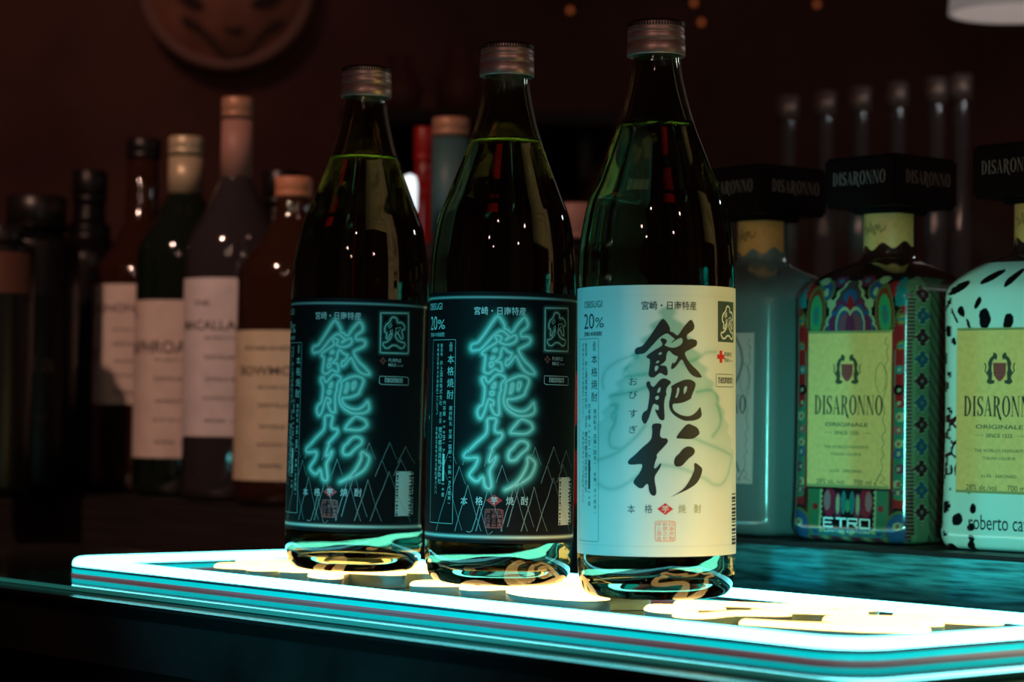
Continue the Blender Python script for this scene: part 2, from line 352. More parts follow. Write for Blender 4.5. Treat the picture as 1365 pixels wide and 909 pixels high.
def make_bottle(lab, loc, lean, group):
    th = math.atan2(-loc[0], loc[1])
    b = thing('shochu_bottle', lab, 'bottle', loc, th, group)
    d = Vector((loc[0], loc[1], 0)).normalized()
    b.rotation_euler = (Matrix.Rotation(math.radians(lean), 3, d) @ Matrix.Rotation(th, 3, 'Z')).to_euler()
    # glass: outer skin from the foot up to the lip, then the bore down to the liquid line
    zi = np.linspace(.276, LEVEL, 14)
    bore = [(max(.0085, inner_r(z)), z) for z in zi]
    lathe('glass_body', outer+[(.0092,.276)]+bore, M['green'], b, 128)
    zi = [LEVEL]+list(np.linspace(LEVEL-.004, .012, 44))
    side = [(inner_r(z) if z > .02 else inner_r(.02)-(.02-z)*.5, z) for z in zi]
    bot = [(side[-1][0]-.003, .0085), (.027, .0085), (.018, .0105), (.009, .0125), (0, .013)]
    rr = side[0][0]; men = [(0, LEVEL-.0016), (rr-.004, LEVEL-.0016), (rr-.0022, LEVEL-.00145), (rr-.0010, LEVEL-.0009), (rr-.0003, LEVEL-.0003)]
    lp = (men+side+bot)[::-1]
    n = len(lp)-1
    lathe('liquid', lp, [M['green_liquid'], M['liquid_top']], b, 128, [0]*(n-5)+[1]*5)
    make_cap(b)
    return b
def grid_label(name, parent, x0, x1, y0, y1, nx, ny, colfn, m, ang0, cr=2.5):
    xs_ = np.linspace(x0, x1, nx); ys_ = np.linspace(y0, y1, ny); X, Y = np.meshgrid(xs_, ys_)
    # rounded corners: slide the outermost points in
    C = colfn(X, Y)
    Xc, Yc = X.copy(), Y.copy()
    for sx in (0, 1):
        ex = x0 if sx == 0 else x1; d = np.abs(X-ex)
    dy = np.minimum(Y-y0, y1-Y); k = np.clip((cr-dy)/cr, 0, 1); ins = cr*(1-np.sqrt(np.clip(1-k*k, 0, 1)))
    mid = (x0+x1)/2; Xc = mid+(X-mid)*(1-ins/((x1-x0)/2))
    r = BR+.00012; A = Xc/BR/1000+ang0
    co = np.stack([r*np.sin(A), -r*np.cos(A), Yc/1000], -1).reshape(-1, 3)
    idx = np.arange(nx*ny).reshape(ny, nx)
    fa = np.stack([idx[:-1,:-1], idx[:-1,1:], idx[1:,1:], idx[1:,:-1]], -1).reshape(-1, 4)
    me = bpy.data.meshes.new(name); me.from_pydata(co.tolist(), [], fa.tolist()); me.update()
    at_ = me.color_attributes.new('print', 'FLOAT_COLOR', 'POINT')
    at_.data.foreach_set('color', np.concatenate([C.reshape(-1, 3), np.ones((nx*ny, 1))], 1).astype(np.float32).ravel())
    return link(name, me, m, parent, True)
# design sheets: studio measurements of the artwork turned into label millimetres (x arc from the front line, y height)
def sheet(ax, half, Z, hor, slope=0.):
    def f(px, py):
        dx = px-(ax-(py-550)*slope); a = math.asin(max(-.999, min(.999, dx/half)))
        s = F/(Z-BR*math.cos(a)); return (a*BR*1000, (CAMZ-(py-hor-.0157*(px-682))/s)*1000)
    return f
S2 = sheet(668.6, 98.3, 1.30, 557.2, .0157)
S3 = sheet(875.6, 104.6, 1.218, 557.2, 0)
LX0, LX1 = math.radians(-91)*BR*1000, math.radians(90)*BR*1000
LY0, LY1 = 22.6, 153.8
EMB = [(170,165),(210,185),(205,218),(250,210),(285,245),(280,275),(252,272),(258,300),(268,345),(245,352),(215,300),(190,305),(188,335),(225,372),(295,385),(260,440),(175,392),(90,440),(40,385),(105,375),(150,335),(152,300),(128,315),(112,350),(88,352),(100,300),(70,292),(78,238),(130,208),(140,178)]
EIN = [[(112,245),(148,220),(150,242),(122,262)], [(133,282),(155,270),(155,300),(140,312)], [(193,262),(244,254),(218,290),(195,304)]]
TREES = [(10,320),(65,483),(142,350),(75,198),(210,205),(370,215),(455,340),(697,205),(835,200),(785,342),(832,435),(690,505),(543,492),(360,490),(930,230),(590,455),(205,490),(290,640),(905,335)]
def black_label(parent, ang0, full=True):
    # neon contours, in label mm
    conts = []
    def g2(p):                    # the black label's copy of the writing sits higher and slightly narrower
        x, y = p; px = 672.5+(x-888.5)*.965-2*0; py = 421+(y-424.5)*.975
        return S2(px+ -4, py)
    for G in (G1, G2, G3):
        for o_, hs in G:
            for L in [o_]+hs: conts.append(([tuple(p) for p in chaikin([g2(p) for p in L], 2)], True))
    # title centre is at -1.7 degrees on this sheet
    eb = [S2(722.5+x*.1035*1.02, 409.5+(y-128)*.1715) for x, y in EMB]
    emb = [tuple(p) for p in chaikin(eb, 1)]
    bx = [S2(725.5, 410.5), S2(756, 411), S2(756, 468.5), S2(725, 467.5)]
    def colfn(X, Y):
        C = np.zeros(X.shape+(3,)); C[:] = (.010, .008, .009)
        D = segdist(X, Y, conts); g = np.exp(-(D/1.5)**2)
        C += g[..., None]*np.array((.26, .66, .55))
        C += (np.exp(-(D/3.2)**2)*.26)[..., None]*np.array((.14, .60, .48))
        D = segdist(X, Y, [(emb, True), (bx, True)]); C += (np.exp(-(D/.9)**2)*.5)[..., None]*np.array((.25, .55, .42))
        # foot and head rules printed as glowing lines
        yy = LY0+3.2; C += (np.exp(-((Y-yy)/.75)**2)*.9)[..., None]*np.array((.8, .95, .85))
        yy = LY1-3.0; C += (np.exp(-((Y-yy)/.55)**2)*.75)[..., None]*np.array((.55, .8, .75))
        xr = LX1-4.2+ (0); C += (np.exp(-((X-xr)/.5)**2)*.5*((Y > LY0+3)&(Y < LY1-3)))[..., None]*np.array((.7, .8, .7))
        return np.clip(C, 0, 1)
    lb = grid_label('label', parent, LX0, LX1, LY0, LY1, 300, 300, colfn, M['black_label'], ang0)
    lb['label'] = 'black label with glowing neon-style characters and mountain outlines'
    fn = wrapfn(ang0)
    p = Print()
    for c, _ in conts: p.rib(c, .75, True)
    p.lay('neon_style_lettering', M['pale'], lb, fn, 2.5)
    p = Print(); p.rib(emb, .6, True); [p.rib([S2(722.5+x*.1056, 409.5+(y-128)*.1715) for x, y in L], .45, True) for L in EIN]; p.rib(resample([np.array(q) for q in bx], 2), .6, True); p.lay('emblem', M['pale'], lb, fn, 2.5)
    p = Print(); c = S2(667, 414.5); p.text('宮崎・日南特産', c[0], c[1], 4.3, 27.5, bold=.006); p.lay('lettering', M['palew'], lb, fn)
    p = Print()
    for ch, px in zip('本格焼酎', (621, 640.5, 680, 699)): c = S2(px, 667.5); p.text(ch, c[0], c[1], 4.4, 4.0, bold=.004)
    p.lay('lettering', M['palew'], lb, fn)
    c = S2(660, 667); d_ = Print(); d_.poly([(c[0]-4.2, c[1]), (c[0], c[1]+3.1), (c[0]+4.2, c[1]), (c[0], c[1]-3.1)]); d_.lay('red_diamond', M['red'], lb, fn, 2.5)
    p = Print(); p.text('芋', c[0], c[1], 3.7, 3.6, bold=.006); p.lay('lettering', M['palew'], lb, wrapfn(ang0, 0, BR+.0004))
    # square seal: six small characters in a frame
    c = S2(659.5, 691); p = Print(); p.rib(resample([np.array(q) for q in rrect(c[0]-4.6, c[1]-4.8, c[0]+4.6, c[1]+4.8, .5, 2)], 1.5), .45, True)
    for i, col3 in enumerate(('井上酒造', '飫肥之杉', '日南焼酎')):
        for j, ch in enumerate(col3): p.text(ch, c[0]-3+i*3, c[1]+3.5-j*2.35, 2.0, 2.4, bold=.015)
    p.lay('seal', M['dimred'], lb, fn)
    # mountain strokes
    p = Print()
    for i, (x, y) in enumerate(TREES):
        px, py = 590+x/5.683, 560+y/5.683; big = y > 420
        hh, ww = (62, 17) if big else (24, 8)
        if x in (832,): hh, ww = 72, 22
        for s_, wd_ in ((-1, .42), (1, .22)):
            L = [S2(px, py), S2(px+s_*ww*.30, py+hh*.33), S2(px+s_*ww*.62, py+hh*(.60 if s_ < 0 else .66)), S2(px+s_*ww, min(py+hh, 708))]
            L = [q for q in L if LX0+1 < q[0] < LX1-1]
            if len(L) > 1: p.rib(resample([np.array(q) for q in L], 2, False), wd_)
    p.lay('mountain_outlines', M['dimw'], lb, fn)
    c = S2(741.5, 482); p = Print(); q = S2(728.5, 479)
    for dx, dy in ((0,1.2),(-1.2,0),(0,-1.2),(1.2,0)): p.poly([(q[0]+dx-.9, q[1]+dy), (q[0]+dx, q[1]+dy+.9), (q[0]+dx+.9, q[1]+dy), (q[0]+dx, q[1]+dy-.9)])
    p.lay('red_emblem', M['dimred'], lb, fn)
    q = S2(735, 478); p = Print(); p.text('PURPLE', q[0], q[1], 1.9, align='LEFT', wid=8.2, bold=.01); q = S2(735, 484.5); p.text('MAX', q[0], q[1], 1.9, wid=5, align='LEFT', bold=.01); p.text('Co.,Ltd', q[0]+5.6, q[1]-.3, 1.1, wid=4, align='LEFT')
    q = S2(741, 507); p.text('neoneon', q[0]+.2, q[1]+.1, 2.7, 11.6, bold=.02)
    a, b_ = S2(724.5, 501), S2(756, 513.5); p.rib(resample([np.array(t) for t in ((a[0],a[1]),(b_[0],a[1]),(b_[0],b_[1]),(a[0],b_[1]))], 2), .35, True)
    p.lay('lettering', M['palew'], lb, fn)
    # barcode
    p = Print(); random.seed(3); a, b_ = S2(744.5, 637), S2(756.5, 697); y = a[1]
    while y > b_[1]:
        h = random.choice((.5, .7, 1.2)); p.rect(a[0], y, b_[0]+1.2, y-h); y -= h+random.choice((.6, .8, 1.3))
    bb = Print(); bb.rect(a[0]-.3, a[1]+.3, b_[0]+1.5, b_[1]-.8); bb.lay('barcode_ground', M['palew'], lb, fn, 2.5)
    p.lay('barcode', M['ink'], lb, wrapfn(ang0, 0, BR+.0004))
    p = Print(); p.text('4 571186 210039', b_[0]+3.0, (a[1]+b_[1])/2, 1.6, abs(a[1]-b_[1]), rot=-PI/2); p.lay('lettering', M['palew'], lb, fn)
    x = LX1-7.6; p = Print(); p.column('飲酒は二十歳になってから。お酒はおいしく適量を。妊娠中や授乳期の飲酒は胎児・乳児の発育に悪影響を与えるおそれがあります。', x+1, 146, 1.15, 1.2); p.lay('lettering', M['dimw'], lb, fn)
    # left information block
    p = Print(); q = S2(581, 409); p.text('OBISUGI', q[0]+1, q[1], 3.6, 15.5)
    q = S2(583, 431); p.text('20', q[0]-2.5, q[1], 7.2, 9); p.text('%', q[0]+6, q[1]-.8, 5, 6.5); q = S2(583, 446.5); p.text('宮崎の本格焼酎', q[0]+1, q[1], 2.3, 15.5)
    a, b_ = S2(576, 454), S2(606, 698); xl = b_[0]-20; p.rib(resample([np.array(t) for t in ((xl,a[1]),(b_[0],a[1]),(b_[0],b_[1]),(xl,b_[1]))], 2), .22, True)
    info(p, b_[0], a[1]); p.lay('lettering', M['dimw'] if False else M['pale'], lb, fn)
    return lb
def info(p, xr, yt):
    p.column('品目 ', xr-3.2, yt-1.5, 2.2); p.column('本格焼酎', xr-3.2, yt-8, 4.6, 1.35); p.column('原材料名 甘藷(国産)、米麹(タイ産米)', xr-2.6, yt-35, 2.2, 1.22)
    p.column('内容量 900ml アルコール分20度', xr-7.4, yt-32, 2.2, 1.3); p.column('製造者 ', xr-10.6, yt-2, 2.0); p.column('井上酒造株式会社', xr-10.6, yt-11, 2.5, 1.2)
    p.column('加工所', xr-10.6, yt-38, 1.9); p.column('櫻の郷酒造株式会社', xr-10.6, yt-46, 2.9, 1.16)
    p.column('宮崎県日南市大字南郷町二八九三ノ一', xr-14.0, yt-2, 1.9, 1.25); p.column('宮崎県日南市大字北郷町甲八八八', xr-14.0, yt-46, 1.9, 1.25)
def white_label(parent, ang0):
    wl = []
    for L in ([(410,410),(280,445),(170,520),(145,600),(155,660)], [(405,430),(340,480),(300,550),(310,580),(470,560)], [(470,660),(350,700),(200,720)], [(210,790),(255,785),(260,820),(210,870),(240,909)], [(750,480),(850,450),(900,400),(980,400)], [(840,700),(950,680),(985,720),(1000,800),(1025,909)]):
        wl.append([S3(780+x/5.68, 400+y/5.68) for x, y in L])
    for L in ([(190,0),(195,100),(150,170),(160,250),(215,255)], [(90,320),(190,290),(300,200),(360,120)], [(90,460),(160,500),(250,470),(370,370),(450,350),(560,370),(690,430),(770,490),(830,440),(860,300)], [(620,190),(700,230),(850,300)], [(770,0),(800,110),(745,190)]):
        wl.append([S3(780+x/4.43, 540+y/4.43) for x, y in L])
    wl = [([tuple(q) for q in chaikin(L, 2, False)], False) for L in wl]
    ap = S3(890, 405)
    def colfn(X, Y):
        C = np.zeros(X.shape+(3,)); C[:] = (.82, .84, .80)
        D = segdist(X, Y, wl); k = np.exp(-(D/.9)**2)*.30+np.exp(-(D/3)**2)*.10
        # printed cedar crown: a teal cone fading downwards
        dd = (ap[1]-Y); half = np.clip(dd*.62+2, 0, 60)+1.5*np.sin(Y*.9)
        t = np.clip((half-np.abs(X-ap[0]))/3.0, 0, 1)*np.clip(dd/2, 0, 1)*np.clip(1-(dd-18)/75, 0, 1)
        k = np.clip(k+t*.62, 0, .85)
        C = C*(1-k[..., None])+np.array((.04, .40, .30))*k[..., None]
        C *= (1-.10*np.exp(-(((Y-(LY1-5)))/.25)**2))[..., None]; C *= (1-.10*np.exp(-(((Y-(LY0+4)))/.25)**2))[..., None]
        return C
    lb = grid_label('label', parent, LX0+2, LX1-2, LY0-1, LY1+.2, 240, 240, colfn, M['white_label'], ang0)
    lb['label'] = 'pale label with black brush characters over a faint green tree'
    fn = wrapfn(ang0)
    def m3(L): return [tuple(q) for q in chaikin([S3(*p) for p in L], 1)]
    for G in (G1, G2, G3):
        p = Print()
        for o_, hs in G: p.poly(m3(o_), [m3(h) for h in hs])
        p.lay('brush_lettering', M['ink'], lb, fn, 1.5)
    p = Print(); c = S3(893, 407.5); p.text('宮崎・日南特産', c[0], c[1], 4.3, 27.5, bold=.008)
    for ch, py in zip('おびすぎ', (508, 526, 551, 572)): q = S3(846, py); p.text(ch, q[0], q[1], 3.8, 4.2)
    p.lay('lettering', M['ink'], lb, fn)
    p = Print()
    for ch, px in zip('本格', (843.5, 865.5)): c = S3(px, 678); p.text(ch, c[0], c[1], 4.2, 3.8)
    p.lay('lettering', M['greyink'], lb, fn); p = Print()
    for ch, px in zip('焼酎', (908.5, 928.5)): c = S3(px, 678.5); p.text(ch, c[0], c[1], 4.2, 3.8)
    p.lay('lettering', M['olive'], lb, fn)
    c = S3(887, 678.5); p = Print(); p.poly([(c[0]-3.9, c[1]), (c[0], c[1]+2.9), (c[0]+3.9, c[1]), (c[0], c[1]-2.9)]); p.lay('red_diamond', M['red'], lb, fn, 2.5)
    p = Print(); p.text('芋', c[0], c[1], 3.4, 3.3); p.lay('lettering', M['palew'], lb, wrapfn(ang0, 0, BR+.0004))
    c = S3(887, 708); p = Print(); p.rib(resample([np.array(q) for q in rrect(c[0]-4.9, c[1]-4.9, c[0]+4.9, c[1]+4.9, .5, 2)], 1.5), .35, True)
    for i, col3 in enumerate(('井上酒造', '飫肥之杉', '日南焼酎')):
        for j, ch in enumerate(col3): p.text(ch, c[0]-3.1+i*3.1, c[1]+3.5-j*2.35, 2.0, 2.5, bold=.012)
    p.lay('seal', M['oranger'], lb, fn)
    a, b_ = S3(955, 402.5), S3(978.5, 459); b_ = (a[0]+17, b_[1]); p = Print(); p.rect(a[0], a[1], b_[0], b_[1]); p.lay('emblem_ground', mat('slate_print', (.05,.085,.08), .5), lb, fn, 2)
    e = [(a[0]+1.0+(x-30)*.0555, a[1]-1.2-(y-150)*.062) for x, y in EMB]; p = Print(); p.rib([tuple(q) for q in chaikin(e, 1)], .95, True); [p.rib([(a[0]+1.0+(x-30)*.0555, a[1]-1.2-(y-150)*.062) for x, y in L], .7, True) for L in EIN]; p.lay('emblem', M['palew'], lb, wrapfn(ang0, 0, BR+.0004), 2)
    q = S3(959, 477); p = Print()
    for dx, dy in ((0,1.9),(-1.9,0),(0,-1.9),(1.9,0),(0,0)): p.poly([(q[0]+dx-1.1, q[1]+dy-1.1), (q[0]+dx+1.1, q[1]+dy-1.1), (q[0]+dx+1.1, q[1]+dy+1.1), (q[0]+dx-1.1, q[1]+dy+1.1)])
    p.lay('red_emblem', M['red'], lb, fn)
    p = Print(); p.text('PURPLE', q[0]+3.2, q[1]+1.3, 2.0, 8.5, align='LEFT'); p.text('MAX', q[0]+3.2, q[1]-1.5, 2.0, 4.8, align='LEFT'); p.text('Co.,Ltd', q[0]+8.3, q[1]-1.8, 1.1, 4, align='LEFT')
    a = S3(952.5, 500); x1 = a[0]+17.5; p.rib(resample([np.array(t) for t in ((a[0],a[1]),(x1,a[1]),(x1,a[1]-6.2),(a[0],a[1]-6.2))], 2), .3, True); p.text('neoneon', (a[0]+x1)/2, a[1]-3, 3.2, 14, bold=.01)
    p.lay('lettering', M['ink'], lb, fn)
    p = Print(); random.seed(3); a, b_ = S3(973.5, 659), S3(973.5, 724); y = a[1]
    while y > b_[1]:
        h = random.choice((.6, .8, 1.3)); p.rect(a[0], y, a[0]+8, y-h); y -= h+random.choice((.5, .7, 1.0))
    p.lay('barcode', M['ink'], lb, fn, 2)
    p = Print(); q = S3(790, 404.5); xx = q[0]+1.5; p.text('OBISUGI', xx, q[1], 3.4, 15)
    q = S3(790, 427); p.text('20', xx-3, q[1], 7.6, 9.5); p.text('%', xx+5.6, q[1]-.8, 5, 6.2); q = S3(790, 444); p.text('宮崎の本格焼酎', xx, q[1], 2.4, 15, bold=.01)
    a, b_ = S3(776, 451), S3(801, 721); xl = b_[0]-20; p.rib(resample([np.array(t) for t in ((xl,a[1]),(b_[0],a[1]),(b_[0],b_[1]),(xl,b_[1]))], 2), .22, True)
    info(p, b_[0], a[1]); p.lay('lettering', M['greyink'], lb, fn)
B1P = at(471, 755, 1.395); B2P = at(664, 772, 1.30); B3P = at(875, 795, 1.218)
b1 = make_bottle('green glass bottle with black neon-style label, farthest left of the three on the sign', (B1P.x, 1.395, 0), .55, 'green bottles on the neon sign')
b2 = make_bottle('middle green glass bottle on the sign, black neon-style label', (B2P.x, 1.30, 0), .1, 'green bottles on the neon sign')
b3 = make_bottle('green glass bottle with the pale label and black brush characters, nearest on the sign', (B3P.x, 1.218, 0), -.8, 'green bottles on the neon sign')
black_label(b2, 0); black_label(b1, math.radians(-17)); white_label(b3, 0)
# ------------------------------------------------------------------ serif capitals for the liqueur labels
def arc(cx_, cy_, rx, ry, a0, a1, n=18): return [(cx_+rx*math.cos(math.radians(a0+(a1-a0)*k/n)), cy_+ry*math.sin(math.radians(a0+(a1-a0)*k/n))) for k in range(n+1)]
def serif_word(p, word, x, y, wid, h):
    """condensed bold serif capitals, drawn from stems, bowls and serifs; x, y = left and base line"""
    W = {'D': .52, 'I': .26, 'S': .42, 'A': .54, 'R': .54, 'O': .54, 'N': .58}
    tot = sum(W[c] for c in word)+.04*(len(word)-1); k = wid/tot
    for c in word:
        def q(pts): return [(x+a*k, y+b*h) for a, b in pts]
        def stem(x0, x1, a=0, b=1, sf=.05):
            p.poly(q([(x0, a), (x1, a), (x1, b), (x0, b)]))
            for yy in (a, b):
                d = .035 if yy == a else -.035
                p.poly(q([(x0-sf, yy), (x1+sf, yy), (x1+sf*.8, yy+d), (x0-sf*.8, yy+d)]))
        if c == 'D':
            stem(.06, .17); p.poly(q(arc(.17, .5, .31, .5, -90, 90)+arc(.17, .5, .19, .45, 90, -90)))
        if c == 'I': stem(.07, .19)
        if c == 'O': p.poly(q(arc(.27, .5, .26, .52, 0, 360, 36)[:-1]), [q(arc(.27, .5, .14, .46, 0, 360, 36)[:-1])])
        if c == 'N':
            p.poly(q([(.07, 0), (.105, 0), (.105, 1), (.07, 1)])); p.poly(q([(.04, 1), (.18, 1), (.50, -.02), (.44, -.02)])); p.poly(q([(.465, -.02), (.50, -.02), (.50, 1), (.465, 1)]))
            for xx in (.02, .42): yy = 0 if xx < .1 else .965; p.poly(q([(xx, yy), (xx+.14, yy), (xx+.14, yy+.035), (xx, yy+.035)]))
        if c == 'A':
            p.poly(q([(.05, 0), (.085, 0), (.27, .90), (.25, 1)])); p.poly(q([(.22, 1), (.29, 1), (.50, 0), (.37, 0)])); p.poly(q([(.12, .30), (.40, .30), (.40, .34), (.12, .34)]))
            for xx, ww in ((.0, .14), (.32, .22)): p.poly(q([(xx, 0), (xx+ww, 0), (xx+ww, .035), (xx, .035)]))
        if c == 'R':
            stem(.06, .17); p.poly(q(arc(.17, .73, .27, .27, -90, 90)+arc(.17, .73, .14, .225, 90, -90)))
            p.poly(q([(.20, .48), (.32, .48), (.46, .06), (.56, -.10), (.54, -.22), (.40, -.10)]))
        if c == 'S':
            P = resample(chaikin([(.36, .80), (.30, .96), (.14, .96), (.07, .78), (.10, .60), (.33, .40), (.36, .20), (.28, .04), (.12, .04), (.05, .24)], 2, False), .05, False)
            n = len(P); p.rib(q(P), 0, False, [k*(.05+.085*math.sin(PI*i/(n-1))**2) for i in range(n)])
            for a in ((.34, .72, .38, 1), (.03, 0, .07, .3)): p.poly(q([(a[0], a[1]), (a[2], a[1]), (a[2], a[3]), (a[0], a[3])]))
        x += (W[c]+.04)*k
def crest(pr, pb, x, y, s=1.):
    """small heraldic shield between two rampant beasts"""
    pr.poly([(x-2.9*s, y+4.2*s), (x+2.9*s, y+4.2*s), (x+2.7*s, y-.5*s), (x+1.4*s, y-3.0*s), (x, y-4.0*s), (x-1.4*s, y-3.0*s), (x-2.7*s, y-.5*s)])
    for k in range(4): pb.rib([(x-2.7*s, y+(3-k*1.5)*s), (x, y+(2.6-k*1.5)*s), (x+2.7*s, y+(3-k*1.5)*s)], .22*s)
    for sd in (-1, 1):
        pb.poly([(x+sd*a*s, y+b*s) for a, b in ((3.1,5.2),(2.2,6.0),(1.4,5.4),(1.0,7.4),(1.9,8.6),(2.8,8.8),(3.0,7.4),(4.2,6.4),(5.2,4.0),(4.8,2.0),(5.6,.2),(5.0,-2.4),(5.8,-4.2),(4.4,-5.2),(2.4,-4.8),(2.0,-3.6),(3.4,-3.2),(3.2,-.6),(3.6,1.8))])
        pb.rib([(x+sd*a*s, y+b*s) for a, b in ((5.2,-1),(6.4,.6),(6.0,2.6),(6.6,4.2))], .5*s)
M['gold_label'] = mat('gold_paper', (.92, .44, .13), .45, noise=((300,300,300), .08))
M['gold_edge'] = mat('dull_gold_edge', (.30, .24, .08), .45)
M['blackcap'] = mat('black_plastic', (.008,.006,.006), .22)
M['silver'] = mat('silver_print', (.50,.42,.38), .35, .6)
M['brownink'] = mat('brown_ink', (.05,.04,.015), .6)
M['crestred'] = mat('crest_red', (.35,.04,.03), .5)
M['etro'] = vcol('patterned_glass_coat', .16, 1.)
M['cavalli'] = vcol('spotted_glass_coat', .14, 1.)
M['clear'] = mat('clear_textured_glass', (.30,.44,.44), .22, coat=1.); M['clear'].node_tree.nodes['Principled BSDF'].inputs['Transmission Weight'].default_value = .45
M['clearliq'] = glass('pale_liquid', (.80,.92,.90), 1.36/1.5)
def sq_ring(a, r, n):             # rounded square ring, points spread as the list of (side, count) asks
    pts = []
    for s_, (cx_, cy_, a0) in enumerate(((1,-1,-90), (1,1,0), (-1,1,90), (-1,-1,180))):
        k = 8
        for i in range(k+1): t = math.radians(a0+90*i/k); pts.append((cx_*(a-r)+r*math.cos(t), cy_*(a-r)+r*math.sin(t)))
        nx_ = n[s_]
        c2 = ((1,1),(-1,1),(-1,-1),(1,-1))[s_]; t = math.radians(a0+90)
        p0 = pts[-1]; p1 = (c2[0]*(a-r)+r*math.cos(t), c2[1]*(a-r)+r*math.sin(t))
        for i in range(1, nx_): pts.append((p0[0]+(p1[0]-p0[0])*i/nx_, p0[1]+(p1[1]-p0[1])*i/nx_))
    return pts
LIQ = [(0,.030,.012),(.0012,.0345,.012),(.004,.0362,.011),(.010,.0368,.010),(.020,.0362,.0095),(.060,.0356,.009),(.110,.0356,.009),(.140,.0358,.009),(.150,.0356,.010),(.156,.0345,.012),(.161,.0320,.014),(.165,.0285,.0155),(.169,.0235,.0165),(.172,.0185,.0160),(.175,.0165,.0160),(.180,.0160,.01595),(.202,.0158,.01575)]
def liq_body(parent, name, m, counts, nz, paint=None, bump=0.):
    prof = spl([(q[0], q[1]*(1.187 if q[0] < .150 else 1+.187*np.clip((.172-q[0])/.022, 0, 1)), q[2]) for q in LIQ], max(2, nz//16)); zs = [q[0] for q in prof]; V = []; uv = []
    # even out the ring heights
    prof = [tuple(float(np.interp(z, zs, [q[j] for q in prof])) for j in range(3)) for z in np.unique(np.concatenate([np.linspace(0, .165, nz), np.linspace(.165, .202, nz//5)]))]
    for z, a, r in prof:
        R = sq_ring(a, min(r, a-1e-4), counts)
        for x, y in R: V.append((x, y, z))
    n = len(R); Fc = [(i*n+k, i*n+(k+1) % n, (i+1)*n+(k+1) % n, (i+1)*n+k) for i in range(len(prof)-1) for k in range(n)]
    Fc.append(tuple(range(n))[::-1]); Fc.append(tuple((len(prof)-1)*n+k for k in range(n)))
    o = meshobj(name, V, Fc, m, parent)
    if paint:
        A = np.array(V); C = paint(A[:,0]*1000/1.187, A[:,1]*1000/1.187, A[:,2]*1000)
        ca = o.data.color_attributes.new('print', 'FLOAT_COLOR', 'POINT'); ca.data.foreach_set('color', np.concatenate([np.clip(C, 0, 1), np.ones((len(C), 1))], 1).astype(np.float32).ravel())
    return o
def ell(X, Y, cx_, cy_, rx, ry, rot=0.):
    c, s_ = math.cos(rot), math.sin(rot); dx, dy = X-cx_, Y-cy_
    return np.sqrt(((dx*c+dy*s_)/rx)**2+((-dx*s_+dy*c)/ry)**2)
def put(C, mask, col): C[mask] = col
